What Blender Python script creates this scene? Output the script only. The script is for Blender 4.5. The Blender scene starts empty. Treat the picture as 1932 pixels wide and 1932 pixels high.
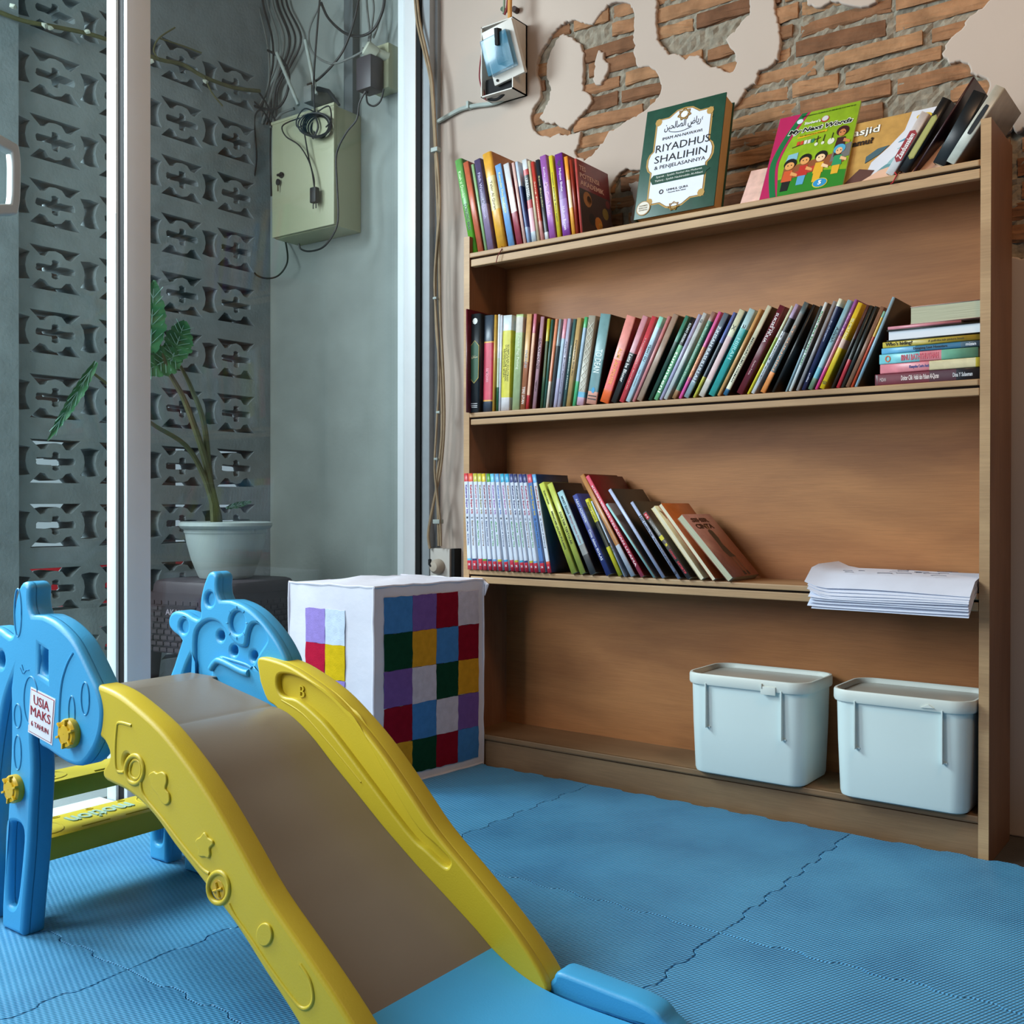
import bpy, bmesh, math, random
from mathutils import Vector, Matrix
random.seed(7)
SC = bpy.context.scene
COL = SC.collection
# ------------------------------------------------------------------ camera
CF, CYAW, CPIT, CROL = 1958.73, 36.4652, 0.2949, 0.0828
CP = Vector((1.6712, -2.055, 0.66))
_a, _b, _r = (math.radians(v) for v in (CYAW, CPIT, CROL))
FW = Vector((-math.sin(_a)*math.cos(_b), math.cos(_a)*math.cos(_b), -math.sin(_b)))
_rt = Vector((math.cos(_a), math.sin(_a), 0)); _up = _rt.cross(FW)
RT = _rt*math.cos(_r) + _up*math.sin(_r); UP = -_rt*math.sin(_r) + _up*math.cos(_r)
cd = bpy.data.cameras.new('camera'); cam = bpy.data.objects.new('camera', cd); COL.objects.link(cam)
cd.sensor_width = 36; cd.lens = 36*CF/1932; cd.clip_start = 0.02
cam.matrix_world = Matrix(((RT.x, UP.x, -FW.x, CP.x), (RT.y, UP.y, -FW.y, CP.y), (RT.z, UP.z, -FW.z, CP.z), (0, 0, 0, 1)))
SC.camera = cam
def W(u, v, X=None, Y=None, Z=None):
    """where the photograph's sight line through (u, v) meets a real plane of the room"""
    d = FW + RT*((u-966)/CF) - UP*((v-966)/CF)
    t = (X-CP.x)/d.x if X is not None else (Y-CP.y)/d.y if Y is not None else (Z-CP.z)/d.z
    return CP + d*t
# ------------------------------------------------------------------ world and big lights
w = bpy.data.worlds.new('sky'); SC.world = w; w.use_nodes = True
bg = w.node_tree.nodes['Background']; bg.inputs[0].default_value = (0.72, 0.87, 1.0, 1); bg.inputs[1].default_value = 0.5
def area(name, loc, tgt, sx, sy, col, e):
    l = bpy.data.lights.new(name, 'AREA'); l.shape = 'RECTANGLE'; l.size = sx; l.size_y = sy; l.color = col; l.energy = e
    o = bpy.data.objects.new(name, l); COL.objects.link(o); o.location = loc
    o.rotation_euler = (Vector(tgt)-Vector(loc)).to_track_quat('-Z', 'Y').to_euler(); return o
area('daylight_side_window', (-1.40, -1.50, 2.05), (0.7, -0.1, 0.45), 0.95, 0.85, (0.84, 0.93, 1.0), 128)
area('daylight_shop_front', (0.7, -3.7, 1.7), (0.5, 0, 0.7), 2.6, 1.5, (0.86, 0.93, 1.0), 4.5)
area('daylight_passage', (-0.50, -2.4, 1.5), (-0.55, 0.2, 0.9), 0.9, 1.2, (0.92, 0.97, 1.0), 42)
area('ceiling_lamp_warm', (1.9, -0.9, 2.45), (0.7, -0.1, 0.9), 0.4, 0.3, (1.0, 0.60, 0.33), 11)
SC.view_settings.view_transform = 'Standard'; SC.view_settings.look = 'None'
SC.view_settings.exposure = 0.0; SC.view_settings.gamma = 1; SC.view_settings.use_curve_mapping = False
try: SC.cycles.max_bounces = 8; SC.cycles.transparent_max_bounces = 16
except Exception: pass
# ------------------------------------------------------------------ helpers
def lin(h):
    if isinstance(h, str):
        h = h.lstrip('#'); c = [int(h[i:i+2], 16)/255 for i in (0, 2, 4)]
    else: c = h
    return tuple(x/12.92 if x <= .04045 else ((x+.055)/1.055)**2.4 for x in c)
MATS = {}
def mat(name, h, rough=.55, var=.06, scale=30, bump=0, bscale=200, metal=0, spec=.4, coat=0, stretch=None, coords='Object'):
    """procedural principled material: base colour with a slight noise drift and optional bump"""
    if name in MATS: return MATS[name]
    m = bpy.data.materials.new(name); m.use_nodes = True; nt = m.node_tree; N = nt.nodes; L = nt.links
    b = N['Principled BSDF']; c = lin(h)
    tc = N.new('ShaderNodeTexCoord'); mp = N.new('ShaderNodeMapping'); L.new(tc.outputs[coords], mp.inputs[0])
    if stretch: mp.inputs['Scale'].default_value = stretch
    nz = N.new('ShaderNodeTexNoise'); nz.inputs['Scale'].default_value = scale; nz.inputs['Detail'].default_value = 4
    L.new(mp.outputs[0], nz.inputs['Vector'])
    mx = N.new('ShaderNodeMix'); mx.data_type = 'RGBA'
    mx.inputs['A'].default_value = tuple(max(0, x*(1-var*2)) for x in c)+(1,)
    mx.inputs['B'].default_value = tuple(min(1, x*(1+var*2)+var*.01) for x in c)+(1,)
    L.new(nz.outputs['Fac'], mx.inputs['Factor']); L.new(mx.outputs['Result'], b.inputs['Base Color'])
    b.inputs['Roughness'].default_value = rough; b.inputs['Metallic'].default_value = metal
    b.inputs['Specular IOR Level'].default_value = spec; b.inputs['Coat Weight'].default_value = coat
    if bump:
        n2 = N.new('ShaderNodeTexNoise'); n2.inputs['Scale'].default_value = bscale; n2.inputs['Detail'].default_value = 5
        L.new(mp.outputs[0], n2.inputs['Vector'])
        bp = N.new('ShaderNodeBump'); bp.inputs['Strength'].default_value = bump; bp.inputs['Distance'].default_value = .002
        L.new(n2.outputs['Fac'], bp.inputs['Height']); L.new(bp.outputs[0], b.inputs['Normal'])
    MATS[name] = m; return m
def ink(h): return mat('ink_'+h.strip('#'), h, rough=.5, var=.03)
def cover_mat(h): return mat('cover_'+h.strip('#'), h, rough=.38, var=.16, scale=55, spec=.5)
def glassy(name, tint, alpha_mix=.06, rough=0.0):
    m = bpy.data.materials.new(name); m.use_nodes = True; nt = m.node_tree; N = nt.nodes; L = nt.links
    N.remove(N['Principled BSDF']); out = N['Material Output']
    t = N.new('ShaderNodeBsdfTransparent'); t.inputs[0].default_value = tint+(1,)
    g = N.new('ShaderNodeBsdfGlossy'); g.inputs['Roughness'].default_value = rough
    lw = N.new('ShaderNodeLayerWeight'); lw.inputs[0].default_value = .5
    nz = N.new('ShaderNodeTexNoise'); nz.inputs['Scale'].default_value = 3
    ml = N.new('ShaderNodeMath'); ml.operation = 'MULTIPLY_ADD'; ml.inputs[1].default_value = .02; L.new(nz.outputs['Fac'], ml.inputs[0]); pw = N.new('ShaderNodeMath'); pw.operation = 'POWER'; pw.inputs[1].default_value = 4; L.new(lw.outputs['Facing'], pw.inputs[0]); p2 = N.new('ShaderNodeMath'); p2.operation = 'MULTIPLY_ADD'; p2.inputs[1].default_value = .6; p2.inputs[2].default_value = .012; L.new(pw.outputs[0], p2.inputs[0]); L.new(p2.outputs[0], ml.inputs[2])
    x = N.new('ShaderNodeMixShader'); L.new(ml.outputs[0], x.inputs[0]); L.new(t.outputs[0], x.inputs[1]); L.new(g.outputs[0], x.inputs[2])
    L.new(x.outputs[0], out.inputs[0]); return m

class MB:
    def __init__(s): s.v = []; s.f = []; s.m = []; s.ms = []
    def mi(s, m):
        if m not in s.ms: s.ms.append(m)
        return s.ms.index(m)
    def add(s, vs, fs, m, M=None):
        o = len(s.v); k = s.mi(m)
        s.v += [tuple(M @ Vector(v)) if M else tuple(v) for v in vs]
        s.f += [tuple(i+o for i in f) for f in fs]; s.m += [k]*len(fs); return s
    def box(s, a, b, m, bev=0, M=None):
        a = [min(x, y) for x, y in zip(a, b)], [max(x, y) for x, y in zip(a, b)]
        (x0, y0, z0), (x1, y1, z1) = a
        if bev <= 0:
            vs = [(x, y, z) for x in (x0, x1) for y in (y0, y1) for z in (z0, z1)]
            return s.add(vs, [(0, 1, 3, 2), (4, 6, 7, 5), (0, 4, 5, 1), (2, 3, 7, 6), (0, 2, 6, 4), (1, 5, 7, 3)], m, M)
        bm = bmesh.new(); bmesh.ops.create_cube(bm, size=1)
        for v in bm.verts: v.co = Vector(((x0+x1)/2+v.co.x*(x1-x0), (y0+y1)/2+v.co.y*(y1-y0), (z0+z1)/2+v.co.z*(z1-z0)))
        bmesh.ops.bevel(bm, geom=bm.edges[:], offset=bev, segments=2, affect='EDGES', profile=.6)
        return s.bm(bm, m, M)
    def bm(s, bm, m, M=None):
        bm.verts.index_update(); s.add([v.co[:] for v in bm.verts], [[v.index for v in f.verts] for f in bm.faces], m, M); bm.free(); return s
    def tube(s, pts, r, m, n=8, closed=False, M=None):
        pts = [Vector(p) for p in pts]; k = len(pts); vs = []; fs = []
        rs = r if isinstance(r, (list, tuple)) else [r]*k
        prev = None
        for i, p in enumerate(pts):
            if closed: t = pts[(i+1) % k]-pts[i-1]
            else: t = pts[min(i+1, k-1)]-pts[max(i-1, 0)]
            if t.length < 1e-9: t = Vector((0, 0, 1))
            t.normalize()
            if prev is None: nrm = t.orthogonal().normalized()
            else:
                nrm = prev - t*prev.dot(t); nrm = nrm.normalized() if nrm.length > 1e-6 else t.orthogonal().normalized()
            prev = nrm; bn = t.cross(nrm)
            for j in range(n):
                a = 2*math.pi*j/n; vs.append(p+(nrm*math.cos(a)+bn*math.sin(a))*rs[i])
        for i in range(k if closed else k-1):
            for j in range(n):
                a = i*n+j; b = i*n+(j+1) % n; c = ((i+1) % k)*n+(j+1) % n; d = ((i+1) % k)*n+j; fs.append((a, b, c, d))
        if not closed: fs += [tuple(range(n))[::-1], tuple(range((k-1)*n, k*n))]
        return s.add(vs, fs, m, M)
    def lathe(s, prof, m, n=32, c=(0, 0, 0), M=None, caps=True):
        vs = []; fs = []; k = len(prof)
        for r, z in prof:
            for j in range(n):
                a = 2*math.pi*j/n; vs.append((c[0]+r*math.cos(a), c[1]+r*math.sin(a), c[2]+z))
        for i in range(k-1):
            for j in range(n): fs.append((i*n+j, i*n+(j+1) % n, (i+1)*n+(j+1) % n, (i+1)*n+j))
        if caps: fs += [tuple(range(n))[::-1], tuple(range((k-1)*n, k*n))]
        return s.add(vs, fs, m, M)
    def prism(s, poly, y0, y1, m, M=None):
        """poly in (x, z), extruded along y"""
        n = len(poly); vs = [(x, y0, z) for x, z in poly]+[(x, y1, z) for x, z in poly]
        fs = [tuple(range(n)), tuple(range(n, 2*n))[::-1]]+[(i, (i+1) % n, n+(i+1) % n, n+i) for i in range(n)]
        return s.add(vs, fs, m, M)
    def plate(s, outs, y0, y1, m, bev=0, M=None):
        """outs = list of closed (x, z) loops (holes too), filled, standing in XZ, from y0 to y1"""
        cu = bpy.data.curves.new('t', 'CURVE'); cu.dimensions = '2D'; cu.fill_mode = 'BOTH'
        th = abs(y1-y0)/2; cu.extrude = max(th-bev, 0); cu.bevel_depth = bev; cu.bevel_resolution = 2; cu.offset = -bev
        for o in outs:
            sp = cu.splines.new('POLY'); sp.points.add(len(o)-1); sp.use_cyclic_u = True
            for p, (x, z) in zip(sp.points, o): p.co = (x, z, 0, 1)
        ob = bpy.data.objects.new('t', cu); me = bpy.data.meshes.new_from_object(ob); ym = (y0+y1)/2
        vs = [(v.co.x, ym+v.co.z, v.co.y) for v in me.vertices]; fs = [tuple(p.vertices)[::-1] for p in me.polygons]
        bpy.data.objects.remove(ob); bpy.data.curves.remove(cu); bpy.data.meshes.remove(me)
        return s.add(vs, fs, m, M)
    def text(s, st, c, ex, ey, wd, ht, m, th=.0003, bold=0, shear=0, keep=False):
        """text centred at c, ex = reading direction, ey = up of the letters, fitted to wd x ht"""
        vs, fs = text_mesh(st, bold, shear)
        if not vs: return s
        xs = [v[0] for v in vs]; ys = [v[1] for v in vs]; zs = [v[2] for v in vs]
        x0, x1, y0, y1 = min(xs), max(xs), min(ys), max(ys)
        sx = wd/max(x1-x0, 1e-6); sy = ht/max(y1-y0, 1e-6)
        if keep: sx = sy = min(sx, sy)
        ex = Vector(ex).normalized(); ey = Vector(ey).normalized(); ez = ex.cross(ey); c = Vector(c)
        out = [c+ex*((v[0]-(x0+x1)/2)*sx)+ey*((v[1]-(y0+y1)/2)*sy)+ez*(th if v[2] > 0 else -th*.3) for v in vs]
        return s.add(out, fs, m)
    def build(s, name, parent=None, smooth=False, loc=None, ang=38):
        me = bpy.data.meshes.new(name); me.from_pydata([tuple(v) for v in s.v], [], s.f)
        for m in s.ms: me.materials.append(m)
        for p, k in zip(me.polygons, s.m): p.material_index = k
        bm = bmesh.new(); bm.from_mesh(me); bmesh.ops.recalc_face_normals(bm, faces=bm.faces[:]); bm.to_mesh(me); bm.free()
        if smooth:
            for p in me.polygons: p.use_smooth = True
            me.set_sharp_from_angle(angle=math.radians(ang))
        o = bpy.data.objects.new(name, me); COL.objects.link(o)
        if parent: o.parent = parent
        if loc: o.location = loc
        return o
TXT = {}
def text_mesh(st, bold, shear):
    k = (st, bold, shear)
    if k in TXT: return TXT[k]
    cu = bpy.data.curves.new('t', 'FONT'); cu.body = st; cu.size = 1; cu.extrude = .02; cu.offset = bold; cu.shear = shear; cu.resolution_u = 2
    ob = bpy.data.objects.new('t', cu); me = bpy.data.meshes.new_from_object(ob)
    r = ([tuple(v.co) for v in me.vertices], [tuple(p.vertices) for p in me.polygons])
    bpy.data.objects.remove(ob); bpy.data.curves.remove(cu); bpy.data.meshes.remove(me)
    TXT[k] = r; return r
def cat(pts, n=5, closed=True):
    """smooth curve through 2D/3D points"""
    P_ = [Vector(p) for p in pts]; k = len(P_); out = []
    for i in range(k if closed else k-1):
        if closed: p0, p1, p2, p3 = P_[i-1], P_[i], P_[(i+1) % k], P_[(i+2) % k]
        else: p0, p1, p2, p3 = P_[max(i-1, 0)], P_[i], P_[i+1], P_[min(i+2, k-1)]
        for j in range(n):
            t = j/n; out.append(.5*((2*p1)+(p2-p0)*t+(2*p0-5*p1+4*p2-p3)*t*t+(3*p1-p0-3*p2+p3)*t**3))
    if not closed: out.append(P_[-1])
    return [tuple(p) for p in out]
def circ(x, z, rx, rz=None, n=24): rz = rz or rx; return [(x+rx*math.cos(2*math.pi*i/n), z+rz*math.sin(2*math.pi*i/n)) for i in range(n)]
def thing(name, label, catg, loc=(0, 0, 0), group=None):
    o = bpy.data.objects.new(name, None); COL.objects.link(o); o.location = loc; o.empty_display_size = .05
    return tag(o, label, catg, group)
def tag(o, label=None, catg=None, group=None, kind=None):
    if label: o['label'] = label
    if catg: o['category'] = catg
    if group: o['group'] = group
    if kind: o['kind'] = kind
    return o
def struct(o, label=None):
    o['kind'] = 'structure'
    if label: o['label'] = label
    return o
def xz(l, Y): return [(p.x, p.z) for p in (W(u, v, Y=Y) for u, v in l)]
def crop(l, ox, oy, s): return [(ox+a/s, oy+b/s) for a, b in l]
#@@STRUCT
# ------------------------------------------------------------------ materials for the shell
def brick_mat():
    m = mat('brick', '#967255', rough=.9, var=.3, scale=22, bump=.9, bscale=90, spec=.15)
    nt = m.node_tree; N = nt.nodes; L = nt.links; b = N['Principled BSDF']
    src = b.inputs['Base Color'].links[0].from_socket
    g = N.new('ShaderNodeNewGeometry'); r = N.new('ShaderNodeValToRGB'); L.new(g.outputs['Random Per Island'], r.inputs[0])
    r.color_ramp.elements[0].color = (.50, .42, .42, 1); r.color_ramp.elements[1].color = (1.25, 1.22, 1.15, 1)
    e = r.color_ramp.elements.new(.5); e.color = (.95, .85, .8, 1)
    mx = N.new('ShaderNodeMix'); mx.data_type = 'RGBA'; mx.blend_type = 'MULTIPLY'; mx.inputs['Factor'].default_value = 1
    L.new(src, mx.inputs['A']); L.new(r.outputs[0], mx.inputs['B']); L.new(mx.outputs['Result'], b.inputs['Base Color']); return m
BRICK = brick_mat()
MORTAR = mat('mortar', '#8d8475', rough=.95, var=.3, scale=60, bump=1.0, bscale=120, spec=.1)
PLASTER = mat('plaster', '#bbab9f', rough=.85, var=.05, scale=3, bump=.12, bscale=60, spec=.15)
CONC = mat('grey_render', '#8b938f', rough=.9, var=.16, scale=5, bump=.4, bscale=70, spec=.15)
CONC2 = mat('block_concrete', '#868f92', rough=.92, var=.15, scale=14, bump=.6, bscale=120, spec=.12)
FLOORM = mat('floor_cement', '#4a4642', rough=.8, var=.2, scale=9, bump=.3)
WHITEP = mat('ceiling_paint', '#77736c', rough=.9, var=.03)  # unseen ceiling, coloured dark to cut bounced light
ALU = mat('aluminium_frame', '#dfe3e5', rough=.4, var=.03, scale=8, metal=.0, spec=.5)
RUB = mat('black_rubber', '#0c0d0f', rough=.8, var=.1)
DARK = mat('dark_backing', '#2c211e', rough=.9, var=.3, scale=6)
REDW = mat('red_paint', '#c4202c', rough=.5, var=.1, scale=4)
# ------------------------------------------------------------------ shell
def jag(loop, amp=.0022, step=.006):
    out = []
    for i, (x, z) in enumerate(loop):
        x2, z2 = loop[(i+1) % len(loop)]; d = math.hypot(x2-x, z2-z); n = max(1, int(d/step))
        for j in range(n):
            t = j/n; out.append((x+(x2-x)*t+random.uniform(-amp, amp), z+(z2-z)*t+random.uniform(-amp, amp)))
    return out
WY = .215
c1 = lambda l: xz(crop(l, 980, 0, 6.0375), WY)
c2_ = lambda l: xz(crop(l, 1200, 0, 5.367), WY)
c3_ = lambda l: xz(crop(l, 1440, 0, 3.927), WY)
pxz = lambda l: xz(l, WY)
H1 = c1([(1120,10),(1250,30),(1290,120),(1305,220),(1300,330),(1290,450),(1310,520),(1290,600),(1320,690),(1345,770),(1440,755),(1520,790),(1590,870),(1620,1000),(1580,1100),(1480,1200),(1420,1260),(1300,1330),(1180,1390),(1090,1470),(1020,1480),(960,1600),(880,1690),(820,1770),(740,1820),(660,1790),(630,1720),(680,1610),(690,1500),(620,1520),(540,1540),(450,1520),(330,1560),(220,1530),(150,1470),(130,1350),(150,1240),(230,1120),(240,1000),(200,850),(195,700),(240,580),(340,430),(450,300),(540,240),(630,230),(720,260),(830,270),(900,170),(1000,60)])
I1 = c1([(500,375),(600,430),(690,500),(735,600),(730,750),(715,900),(725,1030),(820,1100),(830,1150),(770,1230),(690,1310),(620,1400),(545,1470),(430,1430),(400,1395),(350,1410),(290,1400),(225,1345),(270,1250),(340,1130),(350,1020),(310,880),(305,720),(340,600),(400,480),(450,400)])
I2 = c1([(900,560),(950,600),(960,660),(1010,720),(1010,800),(960,890),(920,960),(850,970),(835,900),(850,780),(860,660)])
H2 = c2_([(210,-240),(200,200),(215,400),(280,480),(340,545),(440,550),(500,595),(540,555),(640,560),(720,655),(830,680),(940,735),(1000,690),(1010,640),(990,540),(930,450),(910,390),(1000,310),(1060,220),(1140,140),(1165,-240)])
H3 = (c3_([(1900,-150),(60,-150),(85,-40),(80,60),(110,180),(125,300),(118,380)]) + c2_([(1440,590),(1330,690),(1240,720),(1210,840),(1110,890),(1080,970),(1010,1060)]) +
      pxz([(1372,215),(1300,262),(1230,315),(1205,322),(1180,318),(1165,330),(1150,355),(1148,400),(1160,450),(1300,470),(1500,440),(1800,440),(1860,490),(1915,485),(1990,495),(1990,236),(1932,243),(1925,246),(1918,250),(1911,241),(1904,249),(1895,253),(1876,262),(1850,200),(1865,163)]) +
      c3_([(1670,600),(1620,570),(1540,540),(1530,490),(1460,455),(1380,470),(1325,400),(1370,290),(1430,240),(1490,190),(1500,140),(1640,40),(1690,-10)]))
I3 = c3_([(310,-60),(320,30),(390,55),(440,50),(500,5),(560,10),(620,40),(700,50),(780,45),(830,10),(860,-60)])
I4 = pxz([(1186,345),(1210,340),(1222,352),(1216,400),(1200,430),(1188,415),(1196,380)])
b = MB()
b.plate([[(-.30, 0), (3.0, 0), (3.0, 2.6), (-.30, 2.6)]]+[jag(h) for h in (H1, I1, I2, H2, H3, I3, I4)], WY, WY+.016, PLASTER, bev=.004)
b.box((-.30, WY+.0195, 0), (3.0, WY+.16, 2.6), MORTAR)
mn = 150; vs = []; fs = []
for i in range(mn+1):
    for j in range(100): vs.append((-.05+1.75*i/mn, WY+.0142+random.uniform(-.0042, .0035), 1.15+1.05*j/99))
for i in range(mn):
    for j in range(99): a = i*100+j; fs.append((a, a+1, a+101, a+100))
b.add(vs, fs, MORTAR)
rp = .0443
for k in range(20):
    z = 1.5626+rp*(k-8); x = .888-.225*5+(.11 if k % 2 else 0)+random.uniform(-.02, .02)
    while x < 1.75:
        ln = random.choice([.21, .21, .2, .205, .105]); dx, dz = random.uniform(-.002, .002), random.uniform(-.002, .002)
        if random.random() < .05: x += ln+.015; continue
        bm = bmesh.new(); bmesh.ops.create_cube(bm, size=1); bmesh.ops.subdivide_edges(bm, edges=bm.edges[:], cuts=5, use_grid_fill=True)
        hh = .0325*random.uniform(.82, 1.12); tilt = random.uniform(-.05, .05); yy = WY+.0120+random.uniform(-.004, .003)
        for v in bm.verts:
            cx, cy, cz = v.co; e = max(abs(cx), abs(cz))
            v.co = Vector((x+dx+ln/2+cx*ln+cz*tilt*.03, yy+.006+cy*.02+(.0025 if e > .45 else 0)+random.uniform(-.0014, .0014), z+dz+cz*hh+cx*tilt*.12+random.uniform(-.0019, .0019)))
        b.bm(bm, BRICK); x += ln+random.uniform(.011, .022)
struct(b.build('wall_back'), 'cream plastered wall with torn openings showing red brick behind the bookcase')
# outside wall piece carrying the electric box
b = MB(); b.box((-1.05, WY, -.1), (-.30, WY+.15, 2.6), CONC); struct(b.build('wall_outside'), 'grey rendered wall carrying the electric cabinet outside the glass')
b = MB(); b.box((-.47, -4.2, -.1), (3.1, WY+.02, 0), FLOORM); struct(b.build('floor'))
b = MB(); b.box((-3.6, -4.2, -.12), (-.47, 1.2, -.02), mat('outside_cement', '#8b8f90', rough=.9, var=.2, scale=6, bump=.4)); struct(b.build('floor_outside'))
b = MB(); b.box((-.5, -4.2, 2.6), (3.1, WY+.2, 2.7), WHITEP); b.box((-2.7, -.95, 2.38), (-.5, .6, 2.5), mat('soffit', '#4d5254', rough=.9)); struct(b.build('ceiling'))
b = MB(); b.box((3.0, -4.2, 0), (3.1, WY, 2.6), mat('wall_brown', '#75695e', rough=.9)); struct(b.build('wall_right'))  # unseen wall, coloured dark to cut bounced light
b = MB(); b.box((1.0, -4.2, 0), (3.0, -4.1, 2.6), mat('wall_brown', '#75695e')); b.box((-.47, -4.2, 2.2), (1.0, -4.1, 2.6), mat('wall_brown', '#75695e')); struct(b.build('wall_front'))  # unseen wall, mostly closed to keep fill light out of the room
# pierced concrete block screen outside
XR = -.993
MR = Matrix(((0, -1, 0, XR), (1, 0, 0, 0), (0, 0, 1, 0), (0, 0, 0, 1)))
top = [(-.072,.058),(.072,.058),(.044,.031),(.030,.033),(.018,.046),(0,.050),(-.018,.046),(-.030,.033),(-.044,.031)]
spool = [(-.028,.036),(0,.040),(.028,.036),(.019,.02),(.0155,0),(.019,-.02),(.028,-.036),(0,-.04),(-.028,-.036),(-.019,-.02),(-.0155,0),(-.019,.02)]
cross = cat([(-.055,0),(-.051,.0095),(-.012,.0095),(-.010,.022),(0,.0255),(.010,.022),(.012,.0095),(.051,.0095),(.055,0),(.051,-.0095),(.012,-.0095),(.010,-.022),(0,-.0255),(-.010,-.022),(-.012,-.0095),(-.051,-.0095)], 2)
y0 = -.528; PW, PH = .2015, .1728
loops = [[(y0-PW/2-.02, -.1), (WY, -.1), (WY, 2.4), (y0-PW/2-.02, 2.4)]]
for k in range(11):
    zc = 1.99-PH*k
    for j in range(4):
        yc = y0+PW*j; q = lambda l: [(yc+x+random.uniform(-.0012, .0012), zc+z+random.uniform(-.0012, .0012)) for x, z in l]
        if j == 3: loops += [q([(max(-.2, x), z) for x, z in top if x < .1]), q([(x, -z) for x, z in top][::-1]), q(cross)]
        else: loops += [q(top), q([(x, -z) for x, z in top][::-1]), q(cross)]
        if j < 3: loops.append([(yc+PW/2+x, zc+z) for x, z in spool])
        if j == 0: loops.append([(yc-PW/2+max(x, -.008), zc+z) for x, z in spool])
b = MB(); b.plate(loops, 0, .088, CONC2, bev=.0015, M=MR)
b.box((XR-.1, -.80, -.1), (XR+.03, y0-PW/2-.018, 2.4), CONC2)
struct(b.build('wall_left'), 'pierced grey concrete breeze block screen wall outside the glass')
b = MB(); b.box((-2.75, -1.2, 1.0), (-2.65, 1.6, 2.6), DARK); b.box((-3.4, .9, 0), (-2.6, 1.0, 2.6), DARK); b.box((-2.8, -1.0, 2.3), (-1.1, 1.6, 2.36), DARK)
b.box((-3.0, -.5, -.02), (-2.85, 1.6, .42), REDW)  # plain red box stands in for a parked red car
struct(b.build('wall_beyond'), 'dark timber wall and plain red box for a parked car beyond the pierced blocks')
# glass front on the left: posts, panes, door
GX = -.36
GLASS = glassy('window_glass', (.86, .90, .90)); GLASS2 = glassy('door_glass', (.88, .95, .94))
def pane(name, y0_, y1_, z0, z1, par, g=GLASS):
    p = MB(); p.box((GX-.003, y0_, z0), (GX+.003, y1_, z1), g); return p.build(name, par)
b = MB(); b.box((-.397, -.752, .0), (-.363, -.70, 2.6), ALU, .002); b.box((-.351, -.744, 0), (-.333, -.685, 2.6), ALU, .002)
b.box((-.366, -.7455, 0), (-.345, -.70, 2.6), RUB); struct(b.build('trim_1', smooth=True), 'bright aluminium door post between the glass panes')
b = MB(); b.box((-.385, .168, 0), (-.3165, WY, 2.6), ALU, .002); b.box((-.3075, .178, 0), (-.272, WY, 2.6), mat('alu_dull', '#9aa0a4', rough=.45, var=.06), .002); b.box((-.320, .1705, 0), (-.300, WY-.005, 2.6), RUB)
b.box((-.274, .20, 0), (-.262, WY+.01, 2.6), mat('frame_side_shade', '#8c9296', rough=.5, metal=.2)); struct(b.build('trim_2', smooth=True), 'aluminium frame strip where the glass meets the cream wall')  # side strip's darker grey paints in the shade beside the wall
b = MB(); b.box((-.42, -.70, -.02), (-.30, .17, .018), ALU, .002); b.box((-.375, -.70, .018), (-.345, .17, .03), RUB); b.box((-.40, -.70, 2.5), (-.32, .17, 2.6), ALU)
w1 = struct(b.build('window_1'), 'fixed glass panel beside the corner with aluminium sill'); pane('pane', -.70, .17, .02, 2.5, w1)
b = MB(); b.box((-.40, -4.1, 2.5), (-.32, -.755, 2.6), ALU); b.box((-.42, -4.1, -.02), (-.30, -.755, .018), ALU); b.box((-.385, -1.75, 0), (-.335, -1.68, 2.5), ALU); b.box((-.385, -3.0, 0), (-.335, -2.93, 2.5), ALU)
w2 = struct(b.build('door_1'), 'glass door with pull handle at the left edge'); pane('pane', -1.68, -.755, .02, 2.5, w2, GLASS2)
b = MB()
def ringplate(l, inner, y0, y1, m): b.plate([l, inner], y0, y1, m, bev=.002)
ho = cat([(-.10,.075),(-.012,.072),(.004,.055),(.006,0),(.002,-.055),(-.014,-.072),(-.10,-.075)], 4)
hi = cat([(-.09,.055),(-.022,.052),(-.013,.042),(-.012,0),(-.014,-.042),(-.024,-.053),(-.09,-.055)], 4)
MH = Matrix(((0, -1, 0, GX+.035), (1, 0, 0, -.988), (0, 0, 1, 1.302), (0, 0, 0, 1)))
b.plate([ho, hi], 0, .025, mat('handle_grey', '#a9b0b0', rough=.35), bev=.004, M=MH)
b.tube([(GX, -1.03, 1.36), (GX+.02, -1.03, 1.36)], .006, ALU); b.tube([(GX, -1.03, 1.24), (GX+.02, -1.03, 1.24)], .006, ALU)
h = b.build('door_handle', w2, True)
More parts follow.
